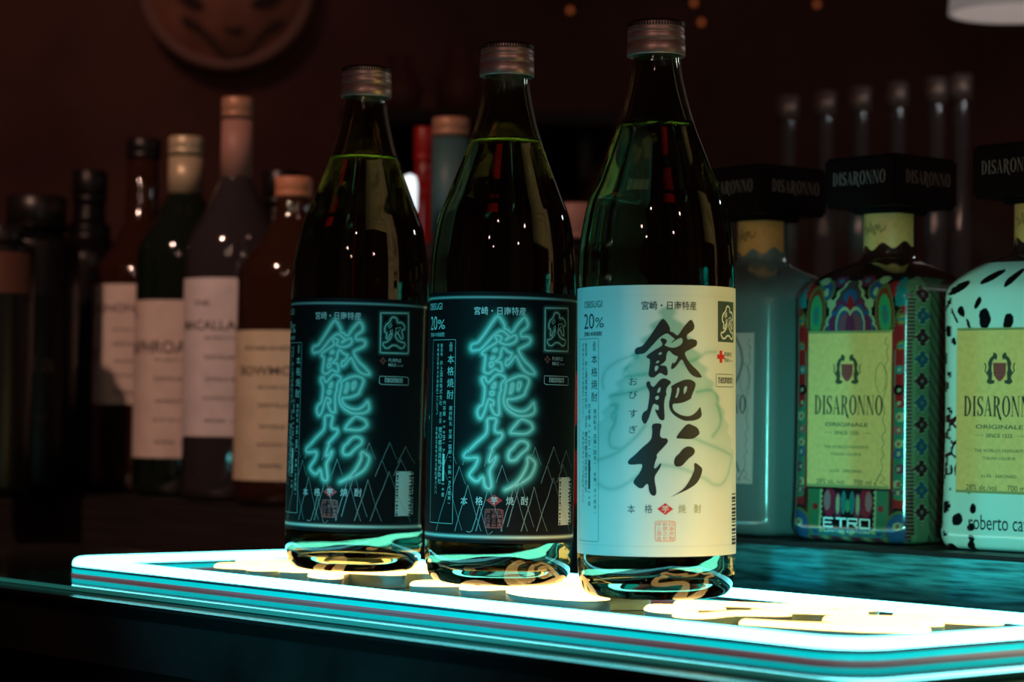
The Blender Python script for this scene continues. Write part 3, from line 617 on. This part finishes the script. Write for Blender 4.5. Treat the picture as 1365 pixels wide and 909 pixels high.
def etro_paint(x, y, z):
    C = np.zeros((len(x), 3)); C[:] = (.05, .012, .012)
    RED, TEAL, CREAM, BLUE, PLUM, OLIVE, GREEN, DARK = (.50,.02,.02), (.02,.22,.22), (.55,.50,.25), (.03,.10,.22), (.22,.03,.08), (.16,.17,.05), (.06,.34,.12), (.015,.008,.01)
    fr = (y < -27); ax = np.abs(x)
    # --- front: shoulder field
    put(C, fr, DARK)
    for cx_, cy_, rx, ry, c in ((15,152,5,7,OLIVE),(15,152,3.6,5.4,BLUE),(8,158,4,4,PLUM),(21,146,3,6,TEAL),(25,152,4,5,RED),(6,150,3,3,OLIVE),(18,158,3,2.4,CREAM),(12,144,2.2,3,CREAM)):
        put(C, fr & (ell(ax, z, cx_, cy_, rx, ry) < 1), c)
    for cx_, cy_, rx, ry, c in ((15,151,1.4,2.6,CREAM),(8,158,1.5,1.5,TEAL),(21,146,1.3,3,CREAM)): put(C, fr & (ell(ax, z, cx_, cy_, rx, ry) < 1), c)
    # central scalloped palmette
    hz = np.clip((158-z)/34, 0, 1); hw = 1+15*hz**.8+1.1*np.abs(np.sin(z*.55))
    a_ = fr & (z > 100) & (z < 158); put(C, a_ & (ax < hw+1.6), CREAM); put(C, a_ & (ax < hw), (.10,.06,.05))
    for cx_, cy_, rx, ry, c in ((0,147,4.2,6,BLUE),(5.5,140,4.2,6.5,PLUM),(5.5,139,2.6,4.6,BLUE),(10,132,4.4,8,BLUE),(10,131,2.8,6,PLUM),(4,132,4.5,9,BLUE),(4,131,3,7,(.30,.08,.10)),(0,140,2.2,9,RED),(0,130,2.8,8,PLUM)):
        put(C, a_ & (ax < hw) & (ell(ax, z, cx_, cy_, rx, ry) < 1), c)
    put(C, a_ & (np.abs(ell(ax, z, 3.5, 130, 5, 11)-1) < .09) & (ax < hw), CREAM)
    # flame leaves beside it
    for k, c in ((1.45, OLIVE), (1.25, (.30,.05,.02)), (.95, GREEN), (.45, TEAL), (.2, OLIVE)): put(C, fr & (ell(ax, z, 21-.05*(z-135), 137, 4.0, 13) < k), c)
    # red side triangles with a dotted edge, and their blossoms
    e = ax-(26+np.clip((z-128)*.32, -9, 8)); s_ = fr & (z > 108) & (z < 152)
    put(C, s_ & (e > -1.2), OLIVE); put(C, s_ & (e > -.4) & (np.sin(z*2.6) > 0), DARK); put(C, s_ & (e > .4), RED)
    put(C, fr & (z > 142) & (ax > 27), TEAL)
    for cy_ in (134, 118): 
        for k, c in ((1, OLIVE), (.7, (.45,.28,.06)), (.4, TEAL)): put(C, fr & (ell(ax, z, 30.5, cy_, 2.7, 3.6) < k), c)
    # long side columns: red above, green capsule below
    cl = fr & (ax > 25.5) & (z < 116) & (z > 22); put(C, cl, RED)
    cap = np.hypot(np.clip(ax-30.3, -99, 99), np.clip(np.abs(z-72)-42, 0, 99)); put(C, cl & (cap < 3.9), OLIVE); put(C, cl & (cap < 3.2), (.05,.22,.13)); put(C, cl & (cap < 3.0) & (z > 84), RED)
    for cy_, c, rr in ((104,TEAL,2.4),(92,DARK,2.8),(84,RED,2.3),(76,CREAM,2.6),(68,(.5,.1,.1),2.2),(60,CREAM,2.2),(54,BLUE,2.6),(45,PLUM,2.6),(36,CREAM,2.1),(31,PLUM,1.9)):
        put(C, cl & (ell(ax, z, 29.8+.8*math.sin(cy_), cy_, rr, rr*1.15) < 1), c); put(C, cl & (ell(ax, z, 29.8, cy_, .9, 1.3) < 1), CREAM if c != CREAM else RED)
    # foot field below the label
    ft = fr & (z < 32) & (ax < 27); put(C, ft, (.10,.015,.015))
    put(C, ft & (ax < 24.5), OLIVE); put(C, ft & (ax < 23.3), (.05,.20,.09)); put(C, ft & (ax < 17.2), CREAM); put(C, ft & (ax < 15.8+.5*np.sin(z*2)), DARK)
    for cx_, cy_, rx, ry, c in ((11,24,4,9,(.45,.02,.05)),(12.5,25,2,6,(.5,.2,.2)),(6,22,2.6,8,PLUM),(6,23,1.2,6,CREAM),(2.5,24,1.6,7,TEAL),(0,22,1.3,4,GREEN),(19.8,21,1.8,2,RED)):
        put(C, ft & (z > 14) & (ell(ax, z, cx_, cy_, rx, ry) < 1), c)
    b_ = fr & (z < 8); put(C, b_, (.04,.20,.22))
    for i in range(9): put(C, b_ & (ell(ax, z, 3+i*4.1, 6+(i % 2), 2.0, 1.2, .5*(-1)**i) < 1), (CREAM, BLUE, TEAL)[i % 3])
    put(C, (z < 3.4), OLIVE); put(C, (z < 3.4) & (np.sin((x-y)*.5) > .3), PLUM); put(C, (z < 3.4) & (np.sin((x-y)*.5) < -.6), (.35,.33,.22))
    put(C, fr & (z < 22) & (ell(ax, z, 31, 8, 9, 12) < 1), OLIVE); put(C, fr & (z < 22) & (ell(ax, z, 31, 8, 7.6, 10.5) < 1), BLUE); put(C, fr & (ell(ax, z, 30, 11, 2.8, 2.4) < 1), CREAM); put(C, fr & (ell(ax, z, 30, 11, 1.5, 1.3) < 1), PLUM)
    # right flank: pale green strip with a beaded edge and a chain of lobed rosettes
    sd = (x > 30) & (y > -33); put(C, sd, (.20,.27,.13)); put(C, sd & (y > -18), (.07,.09,.05)); put(C, sd & (y > -18) & (np.sin(z*.8+y) > .2), (.14,.16,.08))
    k = np.mod(z, 13)-6.5; idx = np.floor(z/13).astype(int) % 2
    rr = np.minimum.reduce([ell(y, k, -24+a, b, 2.8, 2.4) for a, b in ((0,2.8),(0,-2.8),(-3,0),(3,0),(0,0))])
    put(C, sd & (z > 12) & (z < 158) & (rr < 1.22), CREAM); put(C, sd & (z > 12) & (z < 158) & (rr < 1) & (idx == 0), (.03,.12,.18)); put(C, sd & (z > 12) & (z < 158) & (rr < 1) & (idx == 1), (.10,.015,.03)); put(C, sd & (ell(y, k, -24, 0, 1.2, 1.2) < 1), (.25,.25,.15))
    cn = (x > 31) & (y < -27); cn = (x > 33.2) & (y < -31); put(C, cn, (.10,.02,.02)); put(C, cn & (np.mod(z, 2.2) >= 1.2), (.22,.20,.12))
    put(C, (x < -34) , (.05,.16,.14)); put(C, (x < -34) & (np.mod(z, 2.4) < 1.2), (.25,.28,.16))
    top = z > 161; put(C, top, (.05,.012,.01)); return C*.68
def cav_paint(x, y, z):
    C = np.zeros((len(x), 3)); C[:] = (.66, .72, .62); K = (.006,.005,.006)
    W_ = .5*np.sin(z*.7)+.4*np.sin(x*.9)
    S = [(-31,122,2.3,3.6,0),(-33,106,2.0,3.4,0),(-32.5,90,1.9,3.0,.1),(-23,133,1.8,3.2,.3),(-10,129,3.2,5.8,.05),(3,127,2.6,4.8,-.1),(-11.5,113,3.0,2.2,.1),(-1.5,105,2.4,2.9,-.4),(-21,97,2.6,3.6,.2),(-29.5,76,1.5,2.4,.4),(-23.5,80,1.3,1.8,.3),(-22,64,2.2,3.2,-.3),(-16,118,.9,2.6,.3),(-19,126,.8,3.4,.45),(-9,100,.8,3,-.6),(-14,106,.7,3,.6),(5,101,1.0,2.0,0),(14,105,2.0,2.6,0),(20,110,1.8,2.4,0),(24,103,2,2.6,0),(9,101,.8,1.4,0),(16,141,2.2,6.5,-.45),(4,152,2.0,6.5,-.6),(-8,153,2.2,6.5,-.95),(-25,147,2.4,7,-1.0),(-31,138,1.0,4.5,-.5),(-27,131,.7,5.0,.35),
         (-28,42,1.2,2.8,0),(-22.5,39,1.7,2.6,.1),(-33.5,36,1.1,3.0,-.2),(-18,31,1.7,2.6,.1),(-31,20.5,2.6,3.8,-.3),(-24,13.5,2.8,3.8,-.35),(-15.5,20,1.8,3.0,0),(-35,130,1.4,3.0,0),(-27,116,1.2,2.2,.3),(-36,98,1.3,2.6,0),(-30,97,.9,2.0,.2),(-17,103,1.6,2.2,.3),(-5,117,1.1,2.6,.3),(10,116,1.5,2.8,-.2),(-14,138,1.6,4.0,-.5),(-36,26,1.2,2.6,0),(-29,31,.9,1.5,0),(-16,9.5,2.2,2.2,0),(-16,-1,2,3,0),(-35,10,1.6,2.4,0),(-27.5,-3,3,3,0),(-16,3,1.6,2.2,.4),(-31,5,1.5,1.8,0)]
    fr = y < -20
    for cx_, cy_, rx, ry, r in S: put(C, fr & (ell(x+W_*.5, z+W_*.3, cx_, cy_+4, rx, ry, r) < 1), K)
    # big-cat face ringed with fine strokes on the shoulder
    q = ell(x, z, 24, 130, 11, 17); an = np.arctan2(z-130, x-24)
    put(C, fr & (q < 1) & (q > .72) & (np.sin(an*17) > .1), K); put(C, fr & (q < .6) & (q > .38) & (np.sin(an*11+1) > .35), K)
    for cx_, cy_, rx, ry in ((20.5,133,1.5,1.2),(27.5,133,1.5,1.2),(24,125,1.8,1.3),(24,129,.6,2)): put(C, fr & (ell(x, z, cx_, cy_, rx, ry) < 1), K)
    # giraffe-like crackle beside the label
    g = fr & (x < -20) & (z > 43) & (z < 78)
    pts = [(-34,72),(-31,60),(-35,50),(-27,66),(-23,74),(-24,58),(-28,50),(-21,49),(-33,80),(-26,80),(-37,64),(-19,66)]
    D = np.sort(np.stack([ell(x+W_, z+W_, a, b, 1, 1.45) for a, b in pts]), 0); put(C, g & (D[1]-D[0] < 1.5), (.07,.012,.012)); put(C, (x < -35.3) & (np.sin(z*.35) > .8), K)
    put(C, z > 166, (.05,.02,.02)); return C
def neck_paper(parent, m):
    n = 40; V, Fc = [], []
    for k in range(n+1):
        a = math.radians(-95+190*k/n); r = .01615
        lo, hi = .1775+.002*math.sin(k*.6), .2005-.0045*(1-k/n if k < 3 else 0)-.0*k
        V += [(r*math.sin(a), -r*math.cos(a), lo+(k/n)*.005), (r*math.sin(a), -r*math.cos(a), hi)]
    Fc = [(2*k, 2*k+2, 2*k+3, 2*k+1) for k in range(n)]
    o = meshobj('neck_paper', V, Fc, m, parent)
    p = Print(); P = [(-11+t*.45, 191+3*math.sin(t*1.3)*math.exp(-((t-20)/16)**2)+1.5*math.sin(t*.5)) for t in np.linspace(0, 40, 90)]
    p.rib(P, .35); p.rib([(-10, 187.5), (0, 188.5), (13, 191)], .3)
    p.lay('signature', M['brownink'], o, lambda x, y: Vector((.01635*math.sin(x/16.35), -.01635*math.cos(x/16.35), y/1000)))
    return o
def liqueur(lab, px, py, Y, rz, kind, caprot, tilt=0.):
    P = at(px, py, Y); face = math.atan2(-P.x, Y)
    b = thing('liqueur_bottle', lab, 'bottle', (P.x, Y, .0162), math.radians(rz), 'square liqueur bottles on the back counter')
    if kind == 'clear':
        liq_body(b, 'glass_body', M['clear'], (8,8,8,8), 60)
        o = liq_body(b, 'liquid', M['clearliq'], (8,8,8,8), 60)
        for v in o.data.vertices: v.co = Vector((v.co.x*.90, v.co.y*.90, .005+min(v.co.z, .168)*.97))
        for sx, a0 in ((-1, .5), (1, 2.1)):      # pressed ripples in the glass
            R = [(sx*(12+9*math.sin(t*.9+a0)), 40+t*11) for t in np.linspace(0, 10, 40)]
            V, Fc = sweep([np.array(q)/1000 for q in R], [(.0022,0),(.0012,.0012),(0,.0018),(-.0012,.0012),(-.0022,0)], False)
            meshobj('pressed_ripple', [(x, -.0420-z, y) for x, y, z in V], Fc, M['clear'], b)
    else:
        liq_body(b, 'glass_body', M['etro'] if kind == 'etro' else M['cavalli'], (46,10,10,130) if kind == 'etro' else (10,10,10,150), 300, etro_paint if kind == 'etro' else cav_paint)
    neck_paper(b, M['gold_label'])
    # label plate on the front face
    lf = lambda d: (lambda x, y: Vector((x*1.145/1000, -.0426-d, y/1000)))
    x0, x1, z0, z1 = (-26, 26, 33, 127.5)
    if kind == 'clear': lm = mat('silver_paper', (.75,.62,.58), .45)
    else: lm = M['gold_label']
    L = box('label', (x0*1.145/1000, -.0434, z0/1000), (x1*1.145/1000, -.0420, z1/1000), lm, b, .0003)
    if kind != 'clear':
        e = Print(); e.rect(x0+.2, z1-.1, x1-.2, z1-1.4); e.lay('gilt_edge', M['gold_edge'], L, lf(.00085)); e = Print(); e.rect(x0+.2, z0+1.6, x1-.2, z0+.1); e.lay('gilt_edge', M['gold_edge'], L, lf(.00085))
    p = Print(); serif_word(p, 'DISARONNO', -21.5, 77, 43, 11.5); p.lay('lettering', M['ink'], L, lf(.0009))
    pr, pb = Print(), Print(); crest(pr, pb, -1, 102, 1.3); pr.lay('crest_shield', M['crestred'], L, lf(.0009)); pb.lay('crest_beasts', M['brownink'], L, lf(.00095))
    p = Print(); p.text('ORIGINALE', -1, 71, 2.4, 27, bold=.01); p.text('SINCE 1525', -1, 66, 2.2, 15, bold=.01); p.rect(-15, 66.1, -10, 65.9); p.rect(9, 66.1, 14, 65.9)
    p.text("THE WORLD'S FAVOURITE", -1, 57.5, 1.9, 28); p.text('ITALIAN LIQUEUR', -1, 53, 1.9, 19); p.text('ILLVA - SARONNO', -1, 43, 1.9, 20); p.text('28% alc./vol', -11, 36.4, 3.2, 17.5); p.text('700 ml e', 11, 36.4, 3.2, 14)
    p.lay('lettering', M['brownink'], L, lf(.0009))
    sgn = Print(); loop = [(20+3.2*math.cos(t), 99+9*math.sin(t)) for t in np.linspace(-1.2, 4.6, 40)]; sgn.rib(loop, .28)
    sgn.rib([tuple(q) for q in chaikin([(23.5,124),(22,119),(25,119),(23,114),(25,110),(22,106),(24.5,101),(23.5,92),(21,86),(23,78),(21,74),(24,68),(20.5,64),(23,60),(20.5,57),(23,53),(20,50),(22.5,46),(17,35),(20,43),(24,38),(19,37),(25,35)], 2, False)], .28)
    sgn.lay('signature', M['brownink'], L, lf(.0009))
    if kind == 'etro':
        p = Print()
        for i, G in enumerate(([(6,0),(0,0),(0,6),(6,6)], [(0,6),(6.6,6)], [(0,0),(0,6),(6,6),(6,3),(0,3)], [(0,0),(0,6),(6,6),(6,0),(0,0)])):
            p.rib([(-14.5+i*7.6+x*.98, 9.2+y*.85) for x, y in G], 1.1)
            if i == 0: p.rib([(-14.5, 11.75), (-9.5, 11.75)], .9)
            if i == 1: p.rib([(-14.5+7.6+3.2, 9.2), (-14.5+7.6+3.2, 14.3)], 1.2)
            if i == 2: p.rib([(-14.5+15.2+3, 11.8), (-14.5+15.2+6.3, 9.0)], 1.1)
        p.text('LIMITED EDITION', 0, 6.6, 1.5, 28); p.lay('lettering', M['palew'], b, lf(.0012))
    if kind == 'cav':
        p = Print(); p.text('roberto cavalli', 3, 16.5, 8.6, 42, bold=.002); p.text('LIMITED EDITION', 3, 8.8, 1.9, 42, bold=.012); p.lay('lettering', M['ink'], b, lf(.0010))
    # square black stopper
    c = box('stopper', (-.0295, -.0295, .204), (.0295, .0295, .235), M['blackcap'], b, .0022, Matrix.Rotation(math.radians(caprot-rz), 4, 'Z'))
    for k in range(4):
        R = Matrix.Rotation(math.radians(caprot-rz+90*k), 4, 'Z')
        p = Print(); serif_word(p, 'DISARONNO', -21, 217.5, 42, 8.0); p.lay('embossed_lettering', M['silver'], c, lambda x, y: R @ Vector((x/1000, -.0297, y/1000)))
    box('stopper_collar', (-.017, -.017, .2005), (.017, .017, .2042), M['blackcap'], b, .001)
    return b
liqueur('square pale glass liqueur bottle, partly behind the pale-labelled green bottle', 1012, 700, 1.56, -46, 'clear', -52)
liqueur('square liqueur bottle with a colourful paisley pattern and gold label', 1182, 716, 1.49, -42, 'etro', -49)
liqueur('square white liqueur bottle with black leopard spots, cut by the right edge', 1386, 732, 1.405, -43, 'cav', -52)
# ------------------------------------------------------------------ whisky bottles at the left, on the back counter
M['amber'] = mat('dark_amber_glass', (.035,.012,.006), .06, spec=.8, coat=1.)
M['darkgreen'] = mat('dark_green_bottle', (.006,.014,.007), .06, spec=.8, coat=1.)
M['smoke'] = mat('smoky_clear_glass', (.035,.03,.034), .05, spec=.8, coat=1.)
M['blackglass'] = mat('black_bottle', (.005,.004,.004), .35, spec=.3)
M['cream'] = mat('cream_paper', (.80,.66,.58), .6, noise=((60,60,60), .08))
M['creamw'] = mat('off_white_paper', (.80,.72,.72), .6, noise=((60,60,60), .08))
M['tan'] = mat('tan_paper', (.72,.60,.42), .6, noise=((60,60,60), .08))
M['foilblack'] = mat('black_foil', (.010,.008,.008), .35)
M['foilgold'] = mat('pale_gold_foil', (.68,.56,.36), .4, .3)
M['foilbrown'] = mat('brown_foil', (.50,.26,.16), .45, .2)
M['foilrose'] = mat('rose_brown_wrap', (.42,.22,.18), .5)
M['orange'] = mat('orange_brown_cork', (.62,.26,.14), .5)
M['wkink'] = mat('faded_ink', (.10,.07,.06), .6)
def curved(name, parent, r, a0, a1, z0, z1, m, taper=0., n=36):
    V = []
    for k in range(n+1):
        a = math.radians(a0+(a1-a0)*k/n)
        for z in (z0, z1):
            V.append(((r)*math.sin(a), -(r)*math.cos(a), z))
    return meshobj(name, V, [(2*k, 2*k+2, 2*k+3, 2*k+1) for k in range(n)], m, parent)
def whisky(lab, px, Y, R, top, neckr, neckz, shz, gm, capm, lblm=None, lz=None, la=(-88, 88), words=(), capz=None, ringm=None, name='whisky_bottle', grp='whisky bottles on the back counter', kind='bottle', base=.016, cut=.0):
    """px = pixel column of its axis; heights are read from the picture as pixel rows"""
    P = at(px, 600, Y); Hz = lambda row: at(px, row, Y).z-base
    H, nz, sz = Hz(top), Hz(neckz), Hz(shz); sp = F/Y; R = R/sp; nr = neckr/sp
    b = thing(name, lab, kind, (P.x, Y, base+.0002), math.atan2(-P.x, Y), grp)
    cz = Hz(capz) if capz else H-.03
    prof = [(0,.004),(R*.6,.002),(R*.86,0),(R*.96,.003),(R,.010),(R,sz*.5),(R,sz-.004),(R*.985,sz+.004),(R*.90,sz+(nz-sz)*.28),(R*.62,sz+(nz-sz)*.6),(nr*1.25,sz+(nz-sz)*.88),(nr*.98,nz),(nr*.92,nz+(cz-nz)*.5),(nr*.92,cz+.001),(0,cz+.001)]
    lathe('glass_body', prof[:5]+[(R,sz*.25),(R,sz*.5),(R,sz*.8)]+spl(prof[6:12], 6)+prof[12:], gm, b, 56)
    lathe('cap', [(nr*.9,cz),(nr,cz+.0005),(nr,cz+.004),(nr*.95,cz+.0048),(nr,cz+.0056),(nr,H-.0015),(nr*.93,H),(0,H)], capm, b, 48)
    if ringm: lathe('neck_wrap', [(nr*.94,nz+.002),(nr*1.0,nz+.002),(nr*.98,cz-.002),(nr*.94,cz-.002)], ringm, b, 48)
    if lblm:
        z0, z1 = Hz(lz[1]), Hz(lz[0]); L = curved('label', b, R+.0003, la[0], la[1], z0, z1, lblm)
        if words:
            p = Print(); ww = R*1000
            for t, zf, h, wf, ac in words: p.text(t, math.radians(ac)*ww, (z0+(z1-z0)*zf)*1000, h, ww*wf, bold=.01)
            p.lay('lettering', M['wkink'], L, lambda x, y: Vector(((R+.0006)*math.sin(x/ww), -(R+.0006)*math.cos(x/ww), y/1000)), 3)
    return b
fine = [('MATURED IN OAK CASKS', .62, 2, 1.0, -5), ('DISTILLERY', .50, 3, .8, -10), ('SINGLE MALT', .36, 2.6, .9, -6), ('SCOTCH WHISKY', .24, 2.6, 1.0, -6), ('40% vol', .10, 2.4, .9, -8)]
whisky('black squat bottle at the far left with faint grey lettering', 42, 2.12, 58, 262, 40, 300, 330, M['blackglass'], M['foilblack'], M['blackglass'], (420, 590), (-60, 60), [('Ma', .62, 16, 1.0, 0), ('OLD', .2, 5, .6, 0)])
whisky('dark bottle with a dim orange panel, cut by the left edge', -6, 2.0, 46, 300, 30, 322, 335, M['blackglass'], M['foilblack'], mat('dim_orange_paper', (.10,.03,.015), .6), (338, 392), (-60, 60))
whisky('black bottle with black cap, second dark one from the left edge', 112, 2.3, 48, 228, 23, 296, 350, M['blackglass'], M['foilblack'], M['blackglass'], (440, 560), (-60, 60), [('ML', .66, 12, .8, -15)])
whisky('whisky bottle with black cap and a narrow cream label half hidden', 183, 2.19, 62, 186, 23, 300, 372, M['amber'], M['foilblack'], M['cream'], (382, 540), (-88, 60), [('GLENONE', .80, 7, 1.3, -35), ('12', .42, 9, .3, -68)]+fine, capz=212)
whisky('whisky bottle with pale gold cap and a long grey-cream label', 240, 2.10, 63, 183, 23.5, 262, 345, M['darkgreen'], M['foilgold'], M['cream'], (403, 610), (-88, 70), [('LAPHROAIG', .70, 11, 1.9, -30), ('L', .92, 7, .15, -70)]+fine, capz=207, ringm=M['foilgold'])
whisky('tallest whisky bottle, rose-brown wrapped neck and off-white label', 308, 2.02, 66, 131, 21.5, 240, 345, M['smoke'], M['foilbrown'], M['creamw'], (374, 582), (-88, 70), [('MACALLAN', .70, 8, 1.5, -28), ('THE', .84, 4, .4, -40)]+fine, capz=158, ringm=M['foilrose'])
whisky('dark bottle with black cap, just behind the orange-corked one', 368, 2.14, 50, 228, 25, 300, 345, M['blackglass'], M['foilblack'])
whisky('whisky bottle with orange-brown cork and tan label beside the green bottles', 385, 1.93, 73, 237, 25, 292, 372, M['amber'], M['orange'], M['tan'], (443, 640), (-88, 88), [('BOWMORE', .73, 7, 1.4, -20), ('ESTABLISHED 1779', .88, 3, 1.3, -15)]+fine, capz=264)
# between the green bottles
whisky('dark teal bottle with brown cap seen between the two black-labelled bottles', 594, 2.05, 58, 158, 25, 320, 372, M['smoke'], M['foilbrown'], None, capz=182, ringm=mat('teal_wrap', (.05,.13,.14), .5), name='liquor_bottle', grp='bottles behind the green bottles')
whisky('slim red bottle left of the dark teal one', 559, 2.14, 30, 170, 14, 230, 262, mat('red_glass', (.25,.01,.01), .1, coat=1.), mat('red_foil', (.35,.01,.01), .4), name='liquor_bottle', grp='bottles behind the green bottles')
bt = whisky('red-labelled bottle with brown cap in the gap beside the pale label', 764, 2.0, 46, 272, 26, 318, 352, M['blackglass'], M['foilrose'], mat('bright_red_paper', (.75,.01,.012), .5), (498, 566), (-80, 80), name='liquor_bottle', grp='bottles behind the green bottles')
curved('lower_label', bt, 46*2.0/F+.0004, -80, 80, at(764, 672, 2.0).z-.016, at(764, 600, 2.0).z-.016, mat('deep_red_paper', (.42,.008,.01), .5))
# lathed glassware from a profile
def glassware(name, lab, cat, px, Y, base_z, prof, m, grp=None, parent=None):
    P = at(px, 500, Y); o = thing(name, lab, cat, (P.x, Y, base_z), 0, grp); lathe('glass_body', prof, m, o, 40); return o
P = at(546, 262, 2.0); o = thing('bright_spot_glow', 'small upright white glow standing in for a bright spot between the two black-labelled bottles', 'light', (P.x, 2.0, .0163))  # glowing tube added in place of a bright reflection of unknown source
h = P.z-.0163; lathe('bright_spot_tube', [(0,h-.016),(.0055,h-.015),(.0066,h-.01),(.0066,h+.01),(.005,h+.017),(0,h+.019)], mat('bright_spot_white', (.8,.85,.9), .4, emit=(.8,.93,1), es=1.1), o, 24)
lathe('stem', [(.022,0),(.022,.004),(.003,.006),(.003,h-.0165),(0,h-.0165)], M['foilblack'], o, 24)
# tier with upright clear bottles, right background
tr = thing('tier_shelf', 'low black tier at the back, clear bottles along it', 'shelf', (.62, 2.42, .0162))
box('shelf_top', (-.52, -.07, .135), (.52, .07, .15), M['blackboard'], tr, .001)
for sx in (-.5, 0, .5): box('support', (sx-.01, -.06, 0), (sx+.01, .06, .135), M['blackboard'], tr)
M['clearbg'] = mat('clear_bottle_glass', (.12,.115,.12), .05, spec=1., coat=1.)
CLW = ('first', 'second', 'third', 'fourth', 'fifth', 'sixth')
for i, (px, top) in enumerate(((1050, 128), (1100, 122), (1147, 116), (1196, 110), (1248, 104), (1281, 100))):
    P = at(px, top, 2.42); h = P.z-.1664; r = .0118
    o = thing('clear_bottle', 'slim clear bottle on the black back tier, %s of the row from the left' % CLW[i], 'bottle', (P.x, 2.42, .1663), 0, 'clear bottles on the back tier')
    lathe('glass_body', [(0,.003),(r*.8,0),(r,.004),(r,h*.35),(r*.95,h*.45),(r*.6,h*.62),(.009,h*.74),(.0088,h*.9)], M['clearbg'], o, 40)
    lathe('cap', [(.0095,h*.9),(.0115,h*.9),(.0115,h),(0,h)], M['silver'], o, 32)
# ------------------------------------------------------------------ wall plaque, jugs, pale hood, fairy bulbs
pc = at(302, -24, 3.56); pq = thing('wall_plaque', 'round brown plaque with a dark mask-like face on the wall, cut by the top edge', 'plaque', (pc.x, 3.575, pc.z))
Rm = 118*3.57/F
def disc(name, prof, m, parent):
    o = lathe(name, prof, m, parent, 96)
    for v in o.data.vertices: v.co = Vector((v.co.x, -v.co.z, v.co.y))
    return o
disc('rim', [(Rm*.88,.0),(Rm*.88,.012),(Rm*.93,.019),(Rm,.014),(Rm,-.02)], mat('plaque_rim', (.42,.27,.22), .5), pq)
pf = disc('plate', [(0,.008),(Rm*.89,.008),(Rm*.89,-.015)], mat('plaque_clay', (.55,.28,.20), .6, noise=((25,25,25), .2)), pq)
mk = mat('mask_dark_paint', (.035,.014,.010), .6); u_ = Rm*1000/118
def raised(name, pts, th=.006):
    p = Print(); p.poly([tuple(q) for q in chaikin([((x-302)*u_, -(y+24)*u_) for x, y in pts], 2)]); bm = p.bm
    r = bmesh.ops.extrude_face_region(bm, geom=bm.faces[:])
    for v in [g for g in r['geom'] if isinstance(g, bmesh.types.BMVert)]: v.co.z = 1
    for v in bm.verts: v.co = Vector((v.co.x/1000, -.008-(th if v.co.z > .5 else 0), v.co.y/1000))
    bmesh.ops.recalc_face_normals(bm, faces=bm.faces[:])
    me = bpy.data.meshes.new(name); bm.to_mesh(me); bm.free(); return link(name, me, mk, pq, False)
raised('beard_band', [(240,20),(262,28),(285,50),(300,72),(315,78),(330,70),(345,48),(362,26),(384,24),(376,40),(350,50),(332,80),(314,84),(298,80),(280,58),(262,40),(244,34)])
raised('mouth', [(296,32),(312,38),(328,33),(320,44),(304,44)])
raised('brow', [(240,-30),(262,-5),(275,8),(258,14),(236,0),(228,-24)]); raised('brow', [(360,-30),(345,-5),(330,6),(352,12),(376,2),(380,-24)])
jm = mat('brown_stoneware', (.22,.09,.06), .5)
for i, (px, top, bot) in enumerate(((533, 75, 160), (612, 60, 150))):
    a, b_ = at(px, top, 3.2), at(px, bot, 3.2); h = a.z-b_.z
    o = thing('stoneware_jug', 'dim brown jug on the high shelf, %s one, above the green bottles' % ('lower left' if i == 0 else 'taller right'), 'jug', (a.x, 3.2, at(px, 156, 3.2).z), 0, 'jugs on the high shelf'); h = a.z-o.location.z
    lathe('body', [(0,0),(.022,0),(.030,h*.3),(.030,h*.5),(.018,h*.78),(.014,h*.9),(.018,h),(.014,h)], jm, o, 40)
    V, Fc = sweep([np.array(q) for q in [(.02+.02*math.sin(t), h*.85-h*.45*t/PI) for t in np.linspace(0, PI, 14)]], [(.004,-.004),(.004,.004),(-.004,.004),(-.004,-.004),(.004,-.004)], False)
    meshobj('handle', [(x, z, y) for x, y, z in V], Fc, jm, o)
zz = at(580, 156, 3.2).z
sh = thing('wall_shelf', 'dark high wall shelf carrying the jugs', 'shelf', (at(620, 150, 3.2).x, 3.2, zz-.0165))
box('board', (-.16, -.09, 0), (.2, .399, .016), M['darkwood'], sh, .001)
for x in (-.12, .16): box('bracket', (x-.008, .0, -.06), (x+.008, .399, -.0005), M['darkwood'], sh)
hp = at(1340, -25, 2.3)
hd = thing('lamp_shade', 'pale grey lamp shade poking in at the top right corner', 'lamp', (at(1352, -30, 2.3).x, 2.3, at(1352, 18, 2.3).z))
lathe('shade', [(.058,0),(.062,.0),(.058,.05),(.045,.085),(.02,.10),(.0,.102)], mat('pale_self_lit_shade', (.72,.66,.64), .5, emit=(1,.86,.80), es=.13), hd, 64)  # faint emission added so the shade shows in the dark
lathe('cord', [(.003,.1),(.003,.9)], M['foilblack'], hd, 12)
M['bulb'] = mat('small_amber_bulb', (.3,.1,.03), .3, emit=(1, .22, .06), es=.2)
for i, (px, py, k) in enumerate(((935, 30, 'nearest the tall pale-labelled bottle'), (1089, 6, 'at the top edge right of the bottles'), (760, 14, 'between the middle and right bottle tops'), (925, 4, 'at the top edge above the tallest bottle'))):
    P = at(px, py, 3.3); o = thing('string_light', 'small dim amber bulb in the dark background, %s' % k, 'light', tuple(P), 0, 'string light bulbs')
    lathe('bulb', [(0,-.004),(.003,-.003),(.0042,0),(.003,.003),(.0015,.005)], M['bulb'], o, 16); lathe('socket', [(.0017,.0045),(.0022,.0045),(.0022,.012),(0,.012)], M['foilblack'], o, 12)
    lathe('wire', [(.0006,.012),(.0006,.6)], M['foilblack'], o, 6)
